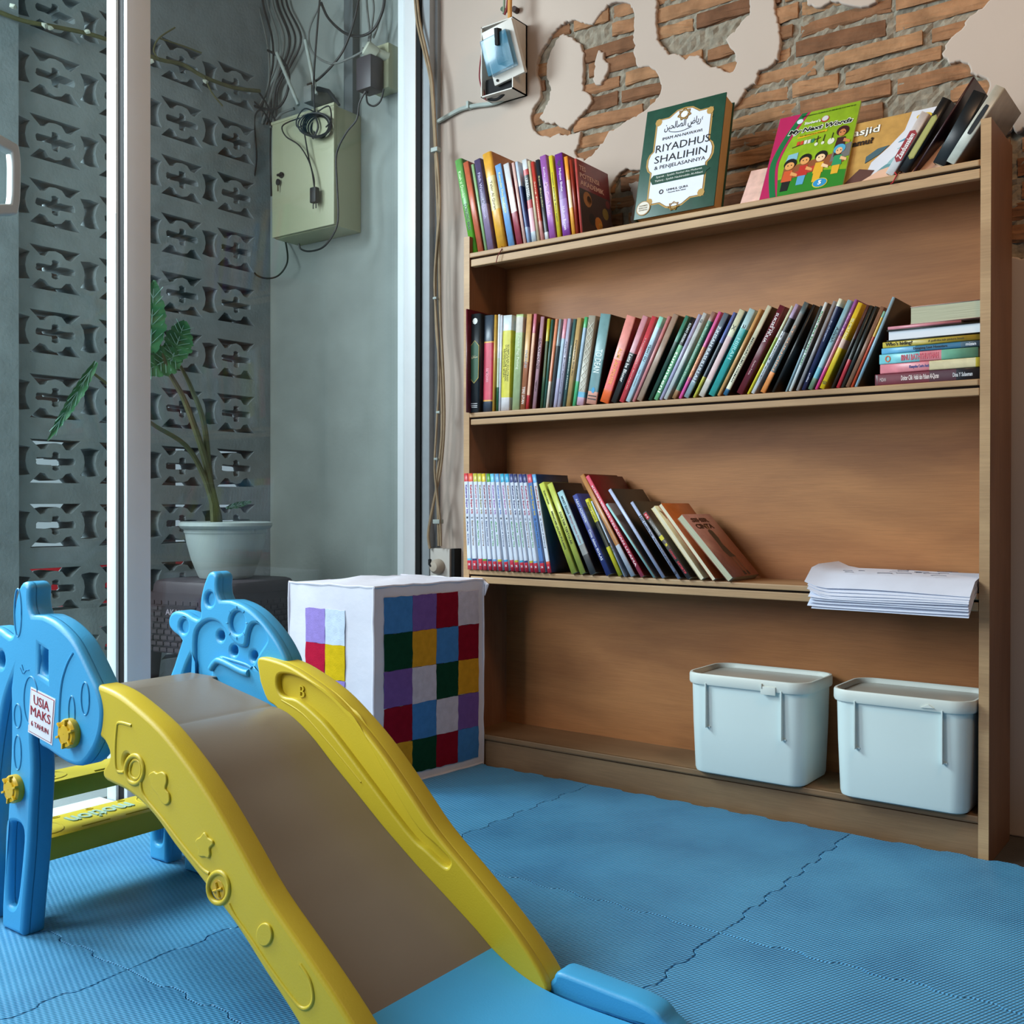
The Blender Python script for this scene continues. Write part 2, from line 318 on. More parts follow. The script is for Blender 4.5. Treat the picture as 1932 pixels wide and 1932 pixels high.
# ------------------------------------------------------------------ foam mats
def mat_foam():
    m = bpy.data.materials.new('foam_blue'); m.use_nodes = True; nt = m.node_tree; N = nt.nodes; L = nt.links; b = N['Principled BSDF']
    tc = N.new('ShaderNodeTexCoord'); oi = N.new('ShaderNodeObjectInfo')
    mp = N.new('ShaderNodeMapping'); L.new(tc.outputs['Object'], mp.inputs[0])
    def wave(rot, sc):
        q = N.new('ShaderNodeMapping'); q.inputs['Rotation'].default_value = (0, 0, math.radians(rot)); L.new(mp.outputs[0], q.inputs[0])
        x = N.new('ShaderNodeTexWave'); x.inputs['Scale'].default_value = sc; x.inputs['Distortion'].default_value = 0; L.new(q.outputs[0], x.inputs[0]); return x
    a = wave(22, 62); c = wave(-68, 40)
    mul = N.new('ShaderNodeMath'); mul.operation = 'MULTIPLY_ADD'; L.new(c.outputs['Fac'], mul.inputs[0]); mul.inputs[1].default_value = .35; L.new(a.outputs['Fac'], mul.inputs[2])
    bp = N.new('ShaderNodeBump'); bp.inputs['Strength'].default_value = .75; bp.inputs['Distance'].default_value = .0022; L.new(mul.outputs[0], bp.inputs['Height']); L.new(bp.outputs[0], b.inputs['Normal'])
    nz = N.new('ShaderNodeTexNoise'); nz.inputs['Scale'].default_value = 5; nz.inputs['Detail'].default_value = 5; L.new(mp.outputs[0], nz.inputs['Vector'])
    ad = N.new('ShaderNodeMath'); ad.operation = 'MULTIPLY_ADD'; L.new(mul.outputs[0], ad.inputs[0]); ad.inputs[1].default_value = .6; L.new(nz.outputs['Fac'], ad.inputs[2])
    r = N.new('ShaderNodeValToRGB'); r.color_ramp.elements[0].position = .42; r.color_ramp.elements[1].position = 1.25
    r.color_ramp.elements[0].color = lin('#235f90')+(1,); r.color_ramp.elements[1].color = lin('#57a3d0')+(1,); L.new(ad.outputs[0], r.inputs[0])
    hs = N.new('ShaderNodeHueSaturation'); L.new(r.outputs[0], hs.inputs['Color'])
    mr = N.new('ShaderNodeMapRange'); mr.inputs['To Min'].default_value = .92; mr.inputs['To Max'].default_value = 1.06; L.new(oi.outputs['Random'], mr.inputs[0]); L.new(mr.outputs[0], hs.inputs['Value'])
    L.new(hs.outputs[0], b.inputs['Base Color']); b.inputs['Roughness'].default_value = .40; b.inputs['Specular IOR Level'].default_value = .55
    return m
FOAM = mat_foam()
TP, TA = .0434, .0045
def seam(a, c, phase, flat):
    """toothed run from a to c along one axis: list of (t, offset)"""
    n = int(round((c-a)/TP)); out = []
    if flat or n < 1: return [(a, 0), (c, 0)]
    p = (c-a)/n
    for i in range(1, n-1):
        s = 1 if (i+phase) % 2 else -1; t = a+i*p
        for f, k in ((.06, .55), (.16, 1), (.5, .96), (.84, 1), (.94, .55)): out.append((t+f*p, s*k*TA))
    return [(a, 0)]+out+[(c, 0)]
xe = [-.295, -.223, .385, .993, 1.601, 2.209, 2.817]; ye = [-.009, -.604, -1.212, -1.82, -2.43]
G = .0009
names_x = ['narrow cut strip', 'leftmost full', 'second from left', 'third from left', 'fourth from left', 'rightmost']
rows_y = ['back row along the bookcase', 'second row from the bookcase', 'third row, near the slide foot', 'front row below the camera']
for i in range(5):
    for j in range(3):
        x0, x1, y1, y0_ = xe[i], xe[i+1], ye[j], ye[j+1]
        L_ = [(x1-G*1-0, 0)]
        bot = [(t, y0_+o+G) for t, o in seam(x0, x1, i+j, j == 3 or i == 0)]
        rgt = [(x1+o-G, t) for t, o in seam(y0_, y1, i, i == 5)]
        topp = [(t, y1+o-G) for t, o in seam(x0, x1, i+j+1 if 0 else i+j-1, i == 0)][::-1] if j else [(t, y1+o-G) for t, o in seam(x0, x1, i, i == 0)][::-1]
        lft = [(x0+o+G, t) for t, o in seam(y0_, y1, i-1, i == 0)][::-1]
        poly = bot+rgt[1:]+topp[1:]+lft[1:-1]
        b = MB(); cx, cy = (x0+x1)/2, (y0_+y1)/2
        n = len(poly); vs = [(x-cx, y-cy, 0.0002) for x, y in poly]+[(x-cx, y-cy, .0142) for x, y in poly]+[(cx_*1, cy_*1, .015) for cx_, cy_ in [((x-cx)*.997, (y-cy)*.997) for x, y in poly]]
        fs = [tuple(range(n))[::-1]]+[(k, (k+1) % n, n+(k+1) % n, n+k) for k in range(n)]+[(n+k, n+(k+1) % n, 2*n+(k+1) % n, 2*n+k) for k in range(n)]+[tuple(range(2*n, 3*n))]
        b.add(vs, fs, FOAM); o = b.build('foam_mat', loc=(cx, cy, 0))
        seen = not (j == 3 and i not in (1, 2)) 
        tag(o, f'blue ribbed foam floor tile, {names_x[i]}, {rows_y[j]}', 'floor mat', 'interlocking blue foam tiles')
# ------------------------------------------------------------------ bookcase
def wood(name, h, stretch=(1.2, 26, 34), dark=.5):
    m = mat(name, h, rough=.5, var=.10, scale=14, stretch=stretch, bump=.12, bscale=26, spec=.35)
    nt = m.node_tree; N = nt.nodes; L = nt.links; b = N['Principled BSDF']; src = b.inputs['Base Color'].links[0].from_socket
    tc = N.new('ShaderNodeTexCoord'); n2 = N.new('ShaderNodeTexNoise'); n2.inputs['Scale'].default_value = 2.4; n2.inputs['Detail'].default_value = 6; n2.inputs['Distortion'].default_value = .6; m2 = N.new('ShaderNodeMapping'); m2.inputs['Scale'].default_value = tuple(1+(s_-1)*.09 for s_ in stretch); L.new(tc.outputs['Object'], m2.inputs[0]); L.new(m2.outputs[0], n2.inputs[0])
    r = N.new('ShaderNodeValToRGB'); L.new(n2.outputs['Fac'], r.inputs[0]); r.color_ramp.elements[0].position = .3; r.color_ramp.elements[0].color = (.66, .58, .52, 1); r.color_ramp.elements[1].position = .7; r.color_ramp.elements[1].color = (1.06, 1.04, 1.0, 1)
    mx = N.new('ShaderNodeMix'); mx.data_type = 'RGBA'; mx.blend_type = 'MULTIPLY'; mx.inputs['Factor'].default_value = 1; L.new(src, mx.inputs['A']); L.new(r.outputs[0], mx.inputs['B']); L.new(mx.outputs['Result'], b.inputs['Base Color']); return m
PLY = wood('plywood_back', '#ac7446'); SH = wood('shelf_wood', '#a5805c'); EDGE = wood('edge_wood', '#b89873', (1.2, 30, 30)); SIDE = wood('side_wood', '#8c6349', (30, 20, 1.2))
LOW = wood('dimmed_low_wood', '#84684c')  # wood darkened to paint in the dimmer light near the floor
BW, Z1, Z2, Z3, ZB = 1.244, 1.302, .8975, .5005, .0884
bc = thing('bookcase', 'tall open wooden bookcase with four shelves against the torn plaster wall', 'bookcase')
b = MB(); b.box((0, 0, 0), (.018, .186, 1.345), SIDE, .001); b.box((.0, -.0012, 0), (.018, .002, 1.345), EDGE); b.build('side_panel', bc)
b = MB(); b.box((BW-.018, 0, 0), (BW, .186, 1.375), SIDE, .001); b.box((BW-.018, -.0012, 0), (BW, .002, 1.375), EDGE); b.build('side_panel', bc)
b = MB(); b.box((.017, .158, .0), (BW-.017, .162, 1.302), PLY); b.build('back_panel', bc)
for z, lip in ((Z1, .0345), (Z2, .0305), (Z3, .033)):
    b = MB(); b.box((.018, -.001, z-.012), (BW-.018, .158, z), SH, .0015); b.box((.020, -.0025, z-.012), (BW-.02, .004, z-.0004), EDGE, .0025)
    b.box((.018, .008, z-.02), (BW-.018, .016, z-.011), DARK); b.build('shelf', bc)  # dark strip paints in the shade of the groove below the board
    b = MB(); b.box((.022, .0, z-lip), (BW-.019, .016, z-.0165), EDGE, .0018); b.build('shelf_lip', bc)
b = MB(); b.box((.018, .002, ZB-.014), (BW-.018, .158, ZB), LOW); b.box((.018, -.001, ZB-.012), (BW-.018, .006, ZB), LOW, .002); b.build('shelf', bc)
b = MB(); b.box((.018, .004, 0), (BW-.018, .018, ZB-.0165), LOW); b.box((.018, .01, ZB-.02), (BW-.018, .016, ZB-.01), DARK); b.build('plinth', bc)  # dark strip paints in the groove's shade above the plinth
# ------------------------------------------------------------------ books
PAGE = mat('paper_pages', '#d9cfb4', rough=.9, var=.14, scale=8, stretch=(160, 4, 4), spec=.1)
PAGEW = mat('paper_white', '#dfe3ea', rough=.9, var=.05, scale=8, spec=.1)
PAGEG = mat('paper_grey', '#b4b39a', rough=.9, var=.25, scale=6, stretch=(200, 8, 2), spec=.1)
NB = [0]
def book_mesh(t, h, d, spine, side=None, hard=False, flip=1, page=PAGE, pages_out=False, curve=0):
    """local frame: x 0..t, y 0..d (spine at y=0), z 0..h; spine = list of (fraction from top, colour)"""
    c = min(.0024 if hard else .0009, t*.25); e = .003 if hard else .0006; rr = min(t*.35, .006 if hard else .0022)
    segs = spine if isinstance(spine, list) else [(1, spine)]
    cuts = []; zt = h
    for fr, col in segs: cuts.append((zt-fr*h if fr < 1 else 0, zt, col)); zt -= fr*h if fr < 1 else zt
    if cuts[-1][0] > 1e-6: cuts[-1] = (0, cuts[-1][1], cuts[-1][2])
    out = [(0, d), (0, rr), (rr*.3, rr*.3), (rr, 0), (t-rr, 0), (t-rr*.3, rr*.3), (t, rr), (t, d)]
    inn = [(t-c, d), (t-c, c+rr*.2), (c, c+rr*.2), (c, d)]
    prof = out+inn; n = len(prof); cv = MB()
    for z0, z1, col in cuts:
        vs = [(x, y, z0) for x, y in prof]+[(x, y, z1) for x, y in prof]
        for i in range(n):
            j = (i+1) % n; m = cover_mat(col)
            if side and i in (0, 6, 7, 8, 10, 11): m = cover_mat(side)
            if i in (8, 9, 10): m = cover_mat(side or col)
            cv.add([vs[i], vs[j], vs[n+j], vs[n+i]], [(0, 1, 2, 3)], m)
        # caps
    for z in (0, h):
        for q in ((0, 1, 10, 11), (1, 2, 3, 10), (3, 4, 9, 10), (4, 5, 6, 9), (6, 7, 8, 9)):
            cv.add([(prof[i][0], prof[i][1], z) for i in q], [tuple(range(4))], cover_mat(cuts[0][2] if z else cuts[-1][2]))
    pg = MB(); pg.box((c+.0001, c+rr*.2+.0002, e), (t-c-.0001, d-e*.8-.0008, h-e), page)
    if pages_out:
        F = Matrix(((1, 0, 0, 0), (0, -1, 0, d), (0, 0, 1, 0), (0, 0, 0, 1)))
        cv.v = [tuple(F @ Vector(v)) for v in cv.v]; pg.v = [tuple(F @ Vector(v)) for v in pg.v]
        if curve:
            for q in (cv, pg): q.v = [(v[0]+curve*math.sin(math.pi*v[2]/h), v[1], v[2]) for v in q.v]
    return cv, pg
def spine_text(o, t, h, items, y=-.0002):
    """items: (string, colour, centre fraction from top, length fraction, height fraction of thickness, x offset)"""
    b = MB()
    for it in items:
        s, col, fc, ln, ht = it[:5]; xo = it[5] if len(it) > 5 else 0; bold = it[6] if len(it) > 6 else .01
        b.text(s, (t*(.5+xo), y, h*(1-fc)), (0, 0, -1), (1, 0, 0), h*ln, t*ht, ink(col), bold=bold)
    if b.v: return b.build('title', o)
def merge_doubles(o):
    bm = bmesh.new(); bm.from_mesh(o.data); bmesh.ops.remove_doubles(bm, verts=bm.verts[:], dist=1e-6); bmesh.ops.recalc_face_normals(bm, faces=bm.faces[:]); bm.to_mesh(o.data); bm.free()
def shelf_row(rows, ox, oy, s, zs, Y0, by, shelf, group, d=.14, resolve=True):
    """one run of leaning books; each row (bl, br, tl, ty, name, spine, opts) in crop pixels of the photograph, turned into real sizes on the spine plane"""
    L_ = []
    for r in rows:
        bl, br, tl, ty, name, sp = r[:6]; op = r[6] if len(r) > 6 else {}
        Y = Y0+op.get('y', 0); yb = oy+by/s
        xl = W(ox+bl/s, yb, Y=Y).x+op.get('dx', 0); xr = W(ox+br/s, yb, Y=Y).x+op.get('dx', 0); T = W(ox+tl/s, oy+ty/s, Y=Y)+Vector((op.get('dx', 0), 0, 0))
        L_.append(dict(xl=xl, xr=xr, tx=T.x, tz=T.z, name=name, sp=sp, op=op, Y=Y))
    for k in L_:
        h0 = k['tz']-zs; k['th'] = math.atan2(k['tx']-k['xl'], h0); k['h'] = math.hypot(h0, k['tx']-k['xl']); k['t'] = max(.0035, (k['xr']-k['xl'])*math.cos(k['th']))
    for rep in range(3):
        for i, k in enumerate(L_):
            k['h'] = min(k['h'], (k['tz']-zs-k['t']*max(0, math.sin(k['th'])))/math.cos(k['th'])+.002)
        for a, c in (zip(L_, L_[1:]) if resolve else ()):
            # keep neighbours from running through one another: right face of a against left face of c
            def rf(z): return (a['xr']+z*math.tan(a['th'])) if a['th'] >= 0 else (a['xl']+a['t']/math.cos(a['th'])+z*math.tan(a['th']))
            def lf(z): return (c['xr']-c['t']/math.cos(c['th'])+z*math.tan(c['th'])) if c['th'] >= 0 else (c['xl']+z*math.tan(c['th']))
            hz = min(a['h']*math.cos(a['th']), c['h']*math.cos(c['th']))
            ov = max(rf(0)-lf(0), rf(hz)-lf(hz))
            if ov > -.0002:
                if a['th'] < 0 and c['th'] < 0: a['t'] = max(.003, a['t']-(ov+.0003)*.9)
                else:
                    c['t'] = max(.003, c['t']-(ov+.0003)*.9)
                if rf(hz)-lf(hz) > .0002 and rf(0)-lf(0) < 0: c['th'] += min((rf(hz)-lf(hz))/hz, .03)
    out = []
    for i, k in enumerate(L_):
        op = k['op']; t, h, th = k['t'], k['h'], k['th']; dd = min(op.get('d', d), .156-k['Y'])
        nm = k['name']; l = L_[i-1]['name'] if i else None; r = L_[i+1]['name'] if i+1 < len(L_) else None
        if op.get('label'): lab = op['label']
        elif l and r: lab = f'{nm} book on {shelf} shelf between {l} and {r} books'
        elif r: lab = f'{nm} book at left end of {shelf} shelf, beside {r} book'
        else: lab = f'{nm} book on {shelf} shelf, right of {l} book'
        o = thing('book', lab, 'book', group=group)
        cv, pg = book_mesh(t, h, dd, k['sp'], op.get('side'), op.get('hard', False), page=op.get('page', PAGE), pages_out=op.get('out', False), curve=op.get('curve', 0))
        c = cv.build('cover', o, True, ang=50); merge_doubles(c); p = pg.build('pages', o)
        if op.get('text'): spine_text(o, t, h, op['text'])
        if op.get('deco'): op['deco'](o, t, h, dd)
        px = k['xr'] if th >= 0 else k['xl']
        o.location = (px, k['Y'], zs+.0003); o.rotation_euler = (0, th, 0)
        if th >= 0:
            for ch in o.children: ch.location.x -= t
        out.append(o)
    return out
def patch(o, x0, x1, z0, z1, col, name='label_panel', y=-.0004):
    b = MB(); b.box((x0, y, z0), (x1, .0002, z1), cover_mat(col)); return b.build(name, o)
def pale(s, c, fc=.5, ln=.7, ht=.5, xo=0): return [(s, c, fc, ln, ht, xo)]
# --- top shelf, left run
def d_green(o, t, h, d): pass
R1 = [
 (180,245,32,312,'green hardback',[(.5,'#5f9a50'),(1,'#4f9a22')],dict(hard=1,side='#3f6b32',text=[('Kisah si Domba','#b9d6a0',.27,.28,.4,0),('DONGENG ANAK','#16301a',.62,.28,.5,0)])),
 (250,298,112,330,'brick orange','#b4593c',dict(side='#7a3020')),
 (312,336,185,345,'thin sage','#86a878',{}),
 (338,396,212,308,'dusky purple',[(.5,'#4b4060'),(1,'#7d6b8c')],dict(text=pale('Fikih Wanita Muslimah','#a89cc0',.4,.5,.4))),
 (424,508,283,255,'thick mustard',[(.25,'#d49a35'),(.35,'#cbb878'),(1,'#d59d2e')],dict(hard=1,side='#b06a22',text=pale('Tafsir Al Quran','#6b5a30',.45,.3,.3))),
 (528,585,402,355,'sky blue','#6f9fd2',dict(text=pale('Kumpulan Doa dan Dzikir','#d8cf7e',.35,.5,.45),side='#8a4a2a')),
 (603,655,478,345,'glossy maroon foil',[(.3,'#c9c9cc'),(.3,'#e0dcdc'),(1,'#96384a')],dict(side='#6d1f2b')),
 (665,690,553,330,'pale pink','#d9b3aa',dict(side='#6e2b2a')),
 (698,725,585,322,'navy and silver',[(.3,'#b9c6d8'),(.5,'#2c427a'),(1,'#8ea9d0')],{}),
 (740,785,648,305,'black and silver',[(.12,'#c9cdd0'),(.07,'#b02c30'),(.30,'#191a1d'),(.1,'#a82a34'),(.28,'#cc9aa4'),(1,'#aab6c0')],dict(text=pale('UNLIMITED','#e8e8e8',.34,.22,.55))),
 (790,812,700,312,'cream slim','#c7b99b',{}),
 (822,850,728,322,'bright red',[(.75,'#b9392f'),(1,'#c98a86')],dict(text=pale('Sang Pemimpi','#f0c0a0',.5,.5,.5))),
 (862,895,770,305,'black slim',[(.9,'#20242c'),(1,'#c8ccd0')],dict(text=pale('Seni Berpikir','#c8c080',.4,.4,.4))),
 (902,960,810,272,'lilac',[(.35,'#9558a0'),(.35,'#9a60a4'),(1,'#9a58a6')],dict(text=[('Ketika','#e3c8e6',.2,.12,.3),('Mas Gagah Pergi','#eeb6d8',.52,.38,.6)])),
 (973,1008,890,268,'lemon yellow','#cfc02c',dict(text=pale('Catatan Seorang Guru Kecil','#55501c',.5,.6,.3))),
 (1022,1093,945,255,'violet and white',[(.55,'#6a2b86'),(.3,'#8a5aa6'),(1,'#7a3a96')],dict(text=[('Negeri','#1c1230',.12,.07,.6),('Mujizat Shalat','#e9dcef',.32,.28,.35),('Hukum Bacaan','#e6d4ee',.78,.28,.35)],side='#7d2a22')),
 (1105,1138,1030,275,'orange and white',[(.3,'#e0912c'),(.35,'#e5c9a0'),(1,'#dd9930')],dict(side='#a0401c')),
 (1142,1166,1078,300,'rust red','#8f2c1a',{}),
 (1182,1202,1125,292,'crimson test','#b94a44',dict(d=.145,side='#7c2c30',label='crimson test book on top shelf showing its front cover, right end of row',deco='TES')),
]
def d_tes(o, t, h, d):
    b = MB(); x = t+.0001
    for s, zc, wd in (('TES', .90, .2), ('POTENSI', .80, .6), ('AKADEMIK', .70, .74)):
        b.text(s, (x, d*(.07+wd/2), h*zc), (0, 1, 0), (0, 0, 1), d*wd, h*.065, ink('#d9b3a8'), bold=.02)
    b.build('title', o)
    b = MB(); b.box((t, .002, .002), (t+.0003, d-.002, h*.62), cover_mat('#3a2420'))
    for y, z, r, c in ((.25, .5, .13, '#a9713c'), (.3, .5, .07, '#241813'), (.55, .22, .12, '#c0782c'), (.6, .2, .06, '#e0b050'), (.8, .4, .1, '#7d6a2c'), (.35, .25, .1, '#20181a'), (.75, .12, .08, '#3f5a58'), (.9, .55, .07, '#6a2a28')):
        b.add([(t+.0005, d*y+r*d*math.cos(a), h*z+r*h*.8*math.sin(a)) for a in [i*.524 for i in range(12)]], [tuple(range(12))], cover_mat(c))
    b.build('cover_picture', o)
R1[-1][6]['deco'] = d_tes
shelf_row(R1, 850, 240, 4.83, Z1, .012, 1110, 'top', 'upright books at the left of the top shelf')
# --- middle shelf
g6 = (870, 560, 5.52)
def d_blackgreen(o, t, h, d):
    b = MB(); pts = [(-.42,.5),(-.42,.24),(-.25,.21),(0,.17),(.25,.21),(.42,.24),(.42,.5),(.42,.66),(.25,.69),(0,.73),(-.25,.69),(-.42,.66)]
    b.plate([[(t/2+x*t*1.0, h*(1-z)-.0) for x, z in [(x*.98, .27+(z-.17)*.78) for x, z in pts]]], -.0006, .0002, ink('#b7a04e'))
    b.plate([[(t/2+x*t*.9, h*(1-z)) for x, z in [(x, .275+(z-.17)*.76) for x, z in pts]]], -.0009, 0, ink('#1d4a33'))
    b.lathe([(t*.24, 0), (t*.24, .0008)], ink('#c9ccc8'), 8, M=Matrix.Translation((t/2, 0, h*.925)) @ Matrix.Rotation(math.pi/2, 4, 'X'))
    b.text('\ufee7\ufef4\ufee0\ufea7\ufe8e\ufebb', (t/2, -.0012, h*.56), (1, 0, 0), (0, 0, 1), t*.6, h*.035, ink('#d8cfa8'))
    for k, zz in enumerate((.085, .065, .048)): b.box((t*(.2+.05*k), -.0004, h*zz), (t*.85, .0002, h*(zz+.006)), ink('#c9ccd0'))
    b.build('emblem', o)
RA = [
 (75,183,95,187,'black green-panelled',[(1,'#1c2126')],dict(hard=1,y=-.012,deco=d_blackgreen,label='thick black hardback with green ornamental spine panel, left end of middle shelf')),
 (212,318,230,202,'navy and rose',[(.27,'#37424f'),(.015,'#d9a24c'),(.59,'#c03d55'),(.015,'#d9a24c'),(1,'#323c4c')],dict(hard=1,text=[('RAMADHAN','#e79aa8',.62,.14,.3)],label='navy hardback with rose pink spine band, second from left on middle shelf')),
 (322,344,345,190,'gold slim','#b9903a',{}),
 (362,382,384,186,'white and green',[(.45,'#d5dbe0'),(.3,'#b9c9b0'),(1,'#1f5a3c')],{}),
 (386,408,408,195,'white slim','#c8ccd6',{}),
 (412,500,440,200,'white and yellow',[(.16,'#c3ced2'),(.70,'#c3bb30'),(1,'#cfccd0')],dict(text=[('KUMPULAN KHUTBAH','#7d7722',.5,.38,.2,.2),('DAN KULTUM TERBAIK','#7d7722',.5,.38,.2,-.05),('SEPANJANG MASA','#7d7722',.5,.3,.18,-.28)])),
 (528,604,573,190,'pale sage',[(.03,'#a8bb84'),(.16,'#b9b0a4'),(1,'#a9ba8c')],dict(text=pale('Dzikir Pagi Petang','#cfd8bc',.4,.35,.45))),
 (612,664,683,186,'tan novel',[(.5,'#c49a62'),(1,'#9c5f40')],dict(text=[('INSANI','#9fa3a8',.47,.18,.45),('TERE LIYAN','#e9ddd5',.85,.18,.5)],side='#8a4f38')),
 (668,700,755,182,'rose slim',[(.2,'#c06a7c'),(.65,'#d9a98c'),(1,'#b02a30')],dict(side='#82503f')),
 (737,775,828,212,'mauve slim','#a8808c',dict(text=[('GALAXYOLOGI','#2a1518',.4,.33,.6),('TEMPUH','#2a1518',.75,.12,.35)],side='#4a1218')),
 (818,848,895,232,'olive yellow',[(.25,'#b3a526'),(.4,'#3d4a1e'),(1,'#2c4a30')],{}),
 (852,874,937,240,'bottle green','#2e5a50',{}),
 (878,905,979,236,'salmon and white',[(.7,'#d98c6a'),(1,'#ddcfc0')],{}),
 (915,941,1017,236,'charcoal slim',[(.3,'#8d9a9e'),(1,'#4a4f50')],{}),
 (956,992,1066,236,'pink and powder-blue',[(.22,'#d08a9a'),(.45,'#9fb6c6'),(1,'#b4b0cc')],{}),
 (996,1032,1107,232,'lavender','#aaa7bd',dict(text=pale('Ayahku Bukan Pembohong','#6b6a7a',.55,.6,.4))),
 (1052,1083,1167,236,'dark teal','#3d5f5e',dict(text=pale('Sang Perindu Malam','#c9d0ce',.55,.5,.4))),
 (1088,1134,1206,226,'khaki','#b1925e',dict(text=pale('Dahsyatnya Doa Ibu','#4a3a20',.45,.4,.35))),
 (1155,1190,1282,216,'green-tipped',[(.12,'#4aa66a'),(.6,'#8aa6bc'),(1,'#4cb07a')],{}),
 (1196,1272,1326,202,'patterned cream',[(.85,'#9c978a'),(.06,'#58a0c0'),(1,'#c2a0b4')],dict(deco='LAT')),
 (1296,1404,1450,182,'thick teal',[(.5,'#6f9498'),(.36,'#4d7a80'),(1,'#d39a8a')],dict(side='#0c0d0e',text=[('TO DEAN','#dfe9e8',.52,.26,.6)],deco='SEA')),
 (1432,1530,1722,196,'coral orange-footed',[(.5,'#dd8e86'),(.35,'#d8514a'),(1,'#e0622c')],dict(side='#6d0f14',text=[('ALIM LAU POLITIK','#e8a03c',.58,.42,.4)])),
 (1548,1612,1888,200,'black and pink',[(.42,'#c98c98'),(1,'#23292c')],dict(text=[('Lets be Bloner','#e6e6e6',.6,.32,.55)])),
]
def d_lattice(o, t, h, d):
    b = MB(); m = ink('#d3cfc0')
    for k in range(9):
        z0 = h*(.16+.085*k); z1 = z0+h*.085
        for s in (0, 1): b.tube([(t*(.15 if s else .85), -.0002, z0), (t*(.85 if s else .15), -.0002, z1)], .0008, m, 4)
    b.build('lattice_pattern', o)
def d_seal(o, t, h, d):
    b = MB(); b.plate([circ(t*.5, h*.155, t*.16, t*.24, 14)], -.0006, 0, ink('#2a8fc0'))
    for z in (.085, .05): b.box((t*.1, -.0005, h*z), (t*.9, .0001, h*(z+.012)), ink('#2a1a1a'))
    b.build('emblem', o)
RA[-4][6]['deco'] = d_lattice; RA[-3][6]['deco'] = d_seal
def c7(bl, br, tl, ty): # crop 7 -> crop 6 frame
    f = lambda x: (1160+x/4.83-870)*5.52
    return (f(bl), f(br), f(tl), (540+ty/4.83-560)*5.52)
def c8(bl, br, tl, ty):
    f = lambda x: (1480+x/4.83-870)*5.52
    return (f(bl), f(br), f(tl), (540+ty/4.83-560)*5.52)
